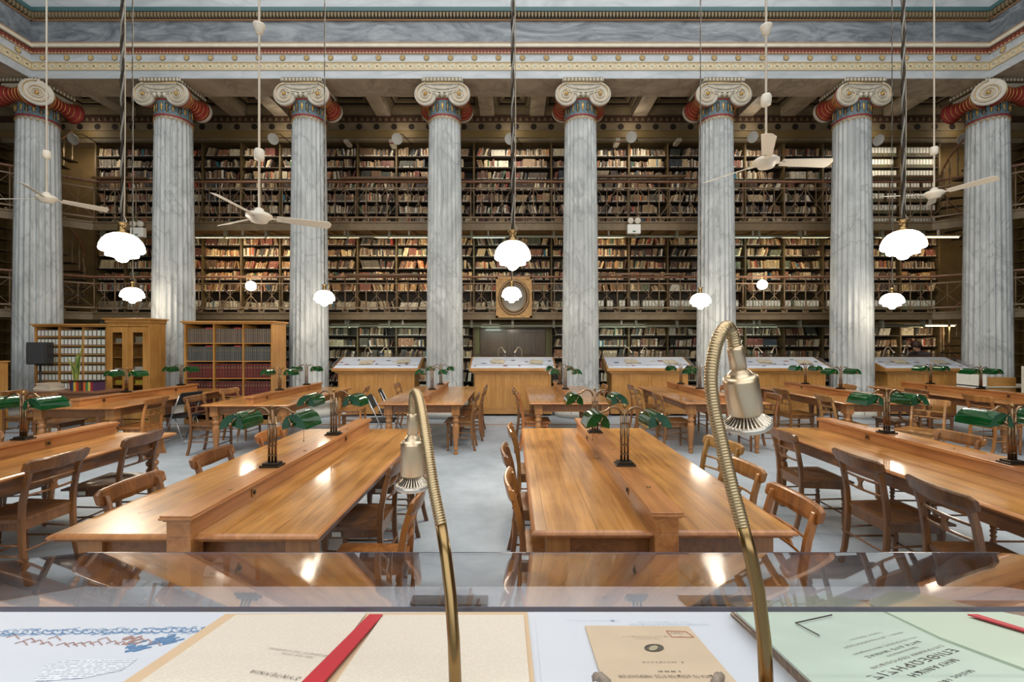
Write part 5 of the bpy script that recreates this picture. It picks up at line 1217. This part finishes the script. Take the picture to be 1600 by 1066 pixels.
for dx, z, w_, h_, col, lab in ((-.22, 1.66, .18, .10, (170, 160, 140), 'stack of grey papers in the glazed cabinet, upper left'), (.2, 1.66, .2, .14, (150, 140, 116), 'stack of grey papers in the glazed cabinet, upper right'), (-.2, 1.08, .24, .07, (226, 214, 216), 'white and pink papers in the glazed cabinet, left'), (.2, 1.08, .24, .10, (214, 210, 204), 'white papers in the glazed cabinet, right'),
                                (-.2, .82, .24, .08, (206, 178, 60), 'yellow folder in the glazed cabinet, left'), (.17, .82, .15, .08, (206, 178, 60), 'yellow folder in the glazed cabinet, right'), (.2, .5, .24, .16, (190, 176, 150), 'pile of tan folders in the glazed cabinet, lower right'), (-.2, .5, .22, .18, (110, 84, 66), 'brown bundle in the glazed cabinet, lower left')):
    b = MB(); n = 4
    for k in range(n): b.box(-w_/2+R.uniform(-.01, .01), w_/2+R.uniform(-.01, .01), 0, .25, h_*k/n, h_*(k+1)/n-.002)
    o = b.build('paper_stack', mat('stack_paper', col, .7), None, 0, (cc+dx, cy+.06, z)); tag(o, lab, 'papers')
# light oak card catalogue at the left edge
r = empty('card_catalogue', (-10.36, 7.9, 0), 0, 'light oak cabinet end at the far left edge', 'cabinet'); b = MB(); b.box(-.65, .65, 0, .6, 0, 1.30); b.build('body', M['oak'], r, .004); b = MB(); b.box(-.67, .67, -.02, .62, 1.30, 1.325); b.build('top', M['oak_x'], r, .003)
# loudspeaker on its stand
x, y, z = at(63, 552, 8.9)
r = empty('loudspeaker', (x, y, z), math.radians(25), 'black box loudspeaker raised on a stand before the corner column', 'loudspeaker'); b = MB(); b.box(-.15, .15, -.15, .15, -.22, .22); b.build('cabinet', M['black'], r, .012)
b = MB(); b.box(-.125, .125, -.162, -.151, -.2, .2); b.build('grille', mat('grille', (44, 44, 46), .7, noise=.5, nscale=90), r)
r = empty('speaker_stand', (x, y, 0), 0, 'black tripod stand holding up the loudspeaker', 'stand'); b = MB(); b.tube([(0, 0, .3), (0, 0, z-.225)], .018, 8); b.lathe([(.05, z-.25), (.09, z-.225)], 12); b.build('pole', M['black'], r)
for k in range(3): a = 2*PI*k/3+.4; MB().tube([(0, 0, .55), (.38*math.cos(a), .38*math.sin(a), .01)], .012, 6).build('leg', M['black'], r)
# dark side table with plant, rainbow box, books
x0, x1 = at(54, 610, 8.35)[0], at(167, 610, 8.35)[0]; hz = .76
r = empty('side_table', ((x0+x1)/2, 8.5, 0), 0, 'dark side table carrying the snake plant and a pile of books', 'table'); hw = (x1-x0)/2
b = MB(); b.box(-hw, hw, -.3, .3, hz-.035, hz); b.build('tabletop', M['handrail'], r, .004); b = MB(); b.box(-hw+.06, hw-.06, -.25, .25, hz-.12, hz-.035); b.build('apron', M['handrail'], r)
for sx in (-1, 1):
    for sy in (-1, 1): MB().box(sx*(hw-.08)-.025, sx*(hw-.08)+.025, sy*.23-.025, sy*.23+.025, 0, hz-.12).build('leg', M['handrail'], r)
r = empty('snake_plant', (at(119, 600, 8.6)[0], 8.6, hz), 0, 'snake plant with upright striped leaves in a red pot on the side table', 'plant')
b = MB(); b.lathe([(.06, 0), (.085, .005), (.105, .17), (.11, .18), (.09, .18)], 20); b.build('pot', M['red'], r)
LG = mat('leaf_green', (72, 112, 52), .5, noise=.4, nscale=20); LE = mat('leaf_edge_yellow', (190, 186, 96), .5)
for k, (a, h, ln) in enumerate(((.2, .70, .12), (1.9, .52, .2), (3.4, .45, .25), (4.6, .36, .2), (5.6, .58, .28), (2.6, .3, .35))):
    b = MB(); dx, dy = math.cos(a), math.sin(a); px_, py_ = -dy, dx; vs = []; fs = []; m = 8
    for i in range(m+1):
        t = i/m; w_ = .028*math.sin(PI*min(.97, t*.75+.22)); cx = dx*(.03+ln*h*t*t); cy_ = dy*(.03+ln*h*t*t)*.5
        vs += [(cx-px_*w_, cy_-py_*w_, .16+h*t), (cx+dx*.006, cy_+dy*.006, .16+h*t), (cx+px_*w_, cy_+py_*w_, .16+h*t), (cx-dx*.003, cy_-dy*.003, .16+h*t)]
    for i in range(m):
        for q in range(4): fs.append((i*4+q, i*4+(q+1) % 4, i*4+4+(q+1) % 4, i*4+4+q))
    b.add(vs, fs, 0, True); b.tube([vs[i*4] for i in range(m+1)], .003, 4, 1); b.tube([vs[i*4+2] for i in range(m+1)], .003, 4, 1); b.build('leaf', [LG, LE], r)
cols = [(40, 60, 90), (200, 170, 60), (190, 60, 40), (90, 60, 40), (60, 40, 36), (210, 90, 50), (60, 120, 70), (200, 180, 90), (150, 40, 50), (80, 50, 80)]
r = empty('rainbow_box', (at(133, 600, 8.4)[0], 8.36, hz), 0, 'low box with bright striped sides on the side table beside the plant', 'box'); b = MB()
for k in range(10): b.box(-.23+k*.046, -.184+k*.046, 0, .2, 0, .17, k)
b.build('striped_side', [mat('stripe_paint', c, .6) for c in cols], r); MB().box(-.24, .24, -.01, .21, .17, .19).build('lid', M['blackmetal'], r)
for k in range(5):
    w_ = .36-.03*k; o = MB().box(-w_/2, w_/2, -.12, .12, 0, .028).build('book', mat('worn_cream_book', (206-k*4, 196-k*6, 176-k*6), .7), None, .003, (at(73, 605, 8.45)[0]+R.uniform(-.02, .02), 8.5, hz+.0285*k)); o.rotation_euler = (0, 0, R.uniform(-.1, .1)); tag(o, 'worn cream book in the flat pile on the dark side table, %s' % ['bottommost', 'second from bottom', 'middle one', 'second from top', 'topmost'][k], 'book', 'pile of cream books on the side table')
o = MB().box(-.11, .11, -.05, .05, 0, .26).build('paper_bag', M['white'], None, .01, (at(83, 660, 7.9)[0], 7.9, 0)); tag(o, 'white paper bag standing on the floor under the left back table', 'bag')
# right side desk
x0, x1 = at(1532, 590, 9.2)[0], at(1640, 590, 9.2)[0]; r = empty('white_desk', ((x0+x1)/2, 9.1, 0), 0, 'white and beige desk before the rightmost column', 'desk'); hw = (x1-x0)/2
b = MB(); b.box(-hw, hw, 0, .6, .74, .77); b.build('desk_top', M['cream'], r, .003); b = MB(); b.box(-hw, -hw+.03, 0, .6, 0, 1.0); b.build('side_panel', M['white'], r, .003); b = MB(); b.box(-hw+.03, -hw+.65, .02, .58, 0, .73); b.box(-hw+.03, -hw+.65, .02, .3, .77, .95); b.build('drawer_unit', M['oak_x'], r, .003)
x = at(1597, 580, 8.9)[0]; o = MB().box(-.05, .6, 0, .04, 0, 1.2).build('notice_board', M['cream'], None, .004, (x+.02, 8.85, 0)); tag(o, 'pale board edge at the right picture border', 'board')
# ================================================================ SPIRAL STAIRS IN THE CORNERS
for s, lab in ((-1, 'left'), (1, 'right')):
    r = empty('spiral_staircase', (s*12.4, 11.85, 0), 0, 'dark iron spiral staircase in the %s corner behind the corner column' % lab, 'staircase')
    b = MB(); b.lathe([(.07, 0), (.07, 7.0)], 12); b.build('newel', M['blackmetal'], r); hr = []; 
    for k in range(34):
        a = (k*.30+1.0)*s; z = .2*(k+1); b = MB()
        b.prism([(0.05*math.cos(a), .05*math.sin(a)), (.70*math.cos(a-.17), .70*math.sin(a-.17)), (.70*math.cos(a+.17), .70*math.sin(a+.17))], z-.03, z); b.build('tread', M['blackmetal'], r)
        b = MB(); K = T(.66*math.cos(a), .66*math.sin(a), z); b.lathe([(.012, 0), (.022, .1), (.012, .18), (.012, .4), (.03, .52), (.012, .6), (.014, .85)], 8, 0, K); b.build('baluster', M['irondark'], r); hr.append((.66*math.cos(a), .66*math.sin(a), z+.86))
    b = MB(); b.tube(hr, .028, 8); b.build('handrail', M['handrail'], r)
# ================================================================ READER BEHIND THE RIGHTMOST CASE
def skin_body(pts, edges, root_i, name, m, parent, lv=2):
    me = bpy.data.meshes.new(name); me.from_pydata([p[:3] for p in pts], edges, []); me.materials.append(m)
    o = bpy.data.objects.new(name, me); COL.objects.link(o); o.parent = parent
    md = o.modifiers.new('skin', 'SKIN'); md.use_smooth_shade = True
    if not me.skin_vertices:
        bpy.context.view_layer.objects.active = o
    for i, p in enumerate(pts): me.skin_vertices[0].data[i].radius = (p[3], p[3]*(p[4] if len(p) > 4 else 1))
    me.skin_vertices[0].data[root_i].use_root = True
    sb = o.modifiers.new('sub', 'SUBSURF'); sb.levels = lv; sb.render_levels = lv
    return o
x = at(1442, 545, 11.3)[0]; r = empty('person', (x, 11.30, 0), math.radians(200), 'person with dark brown hair and dark top reading behind the rightmost display case', 'person')
# faces +x locally: leaning forward over the case
SK = mat('skin', (196, 148, 122), .5); HR = mat('dark_brown_hair', (58, 38, 30), .55, noise=.4, nscale=30); TP_ = mat('dark_top', (52, 44, 48), .8)
P = [(0,0,.92,.13,1.2),(0.02,0,1.05,.12,1.2),(.06,0,1.20,.13,1.25),(.12,0,1.36,.12,1.4),(.17,0,1.44,.055),(.21,0,1.50,.05),
     (-.0,.09,.86,.09),(.0,.10,.48,.062),(-.01,.10,.08,.042),(.10,.10,.03,.035),(-.0,-.09,.86,.09),(.0,-.10,.48,.062),(-.01,-.10,.08,.042),(.10,-.10,.03,.035),
     (.12,.18,1.38,.055),(.16,.22,1.12,.042),(.36,.16,1.10,.030),(.12,-.18,1.38,.055),(.16,-.22,1.12,.042),(.36,-.16,1.10,.030),(.43,.15,1.10,.028,.5),(.43,-.15,1.10,.028,.5)]
E = [(0,1),(1,2),(2,3),(3,4),(4,5),(0,6),(6,7),(7,8),(8,9),(0,10),(10,11),(11,12),(12,13),(3,14),(14,15),(15,16),(3,17),(17,18),(18,19),(16,20),(19,21)]
try:
    bd_ = skin_body(P, E, 0, 'body', TP_, r)
except Exception as ex:
    print('skin failed', ex)
b = MB(); HM = T(.27, 0, 1.58) @ RY(.65)
b.sphere((0, 0, 0), .1, 24, 0, (1.0, .78, 1.18), HM); b.sphere((.04, 0, -.075), .06, 16, 0, (1, .85, .7), HM); b.prism([(-.012, -.02), (.012, -.02), (.004, .03), (-.004, .03)], .095, .118, 'x', 0, HM)
for s in (-1, 1): b.sphere((.005, s*.078, -.01), .022, 10, 0, (.7, .35, 1.2), HM); b.sphere((.088, s*.033, .012), .013, 8, 1, (.5, 1, .5), HM)
b.sphere((.092, 0, -.062), .022, 8, 2, (.4, 1, .3), HM); b.tube([(.17, 0, 1.44), (.23, 0, 1.52)], .047, 12)
b.build('head', [SK, M['dark'], M['red']], r)
b = MB(); b.sphere((-.018, 0, .028), .114, 24, 0, (1.0, .86, 1.10), HM); b.sphere((-.075, 0, -.05), .075, 16, 0, (.9, 1.05, 1.3), HM)
for k in range(14): a = -1.9+k*.29; b.tube([HM @ Vector((-.02+.03*math.cos(a), .02*math.sin(a), .14)), HM @ Vector((-.03+.03*abs(a)/2, .1*math.sin(a), .05)), HM @ Vector((-.05, .1*math.sin(a), -.1))], [.01, .022, .01], 8)
b.build('hair', HR, r)
for s in (-1, 1):
    b = MB(); hx, hy, hz_ = .44, s*.15, 1.10
    b.sphere((hx+.02, hy, hz_), .042, 12, 0, (1.1, .95, .4))
    for k in range(4): dy = (-.03+.02*k); L = (.062, .072, .068, .054)[k]; b.tube([(hx+.05, hy+dy, hz_), (hx+.05+L*.6, hy+dy*1.15, hz_+.004), (hx+.05+L, hy+dy*1.2, hz_-.012)], [.0095, .0085, .006], 8)
    b.tube([(hx, hy-s*.035, hz_), (hx+.03, hy-s*.058, hz_), (hx+.06, hy-s*.064, hz_-.005)], [.012, .010, .007], 8); b.build('hand', SK, r)
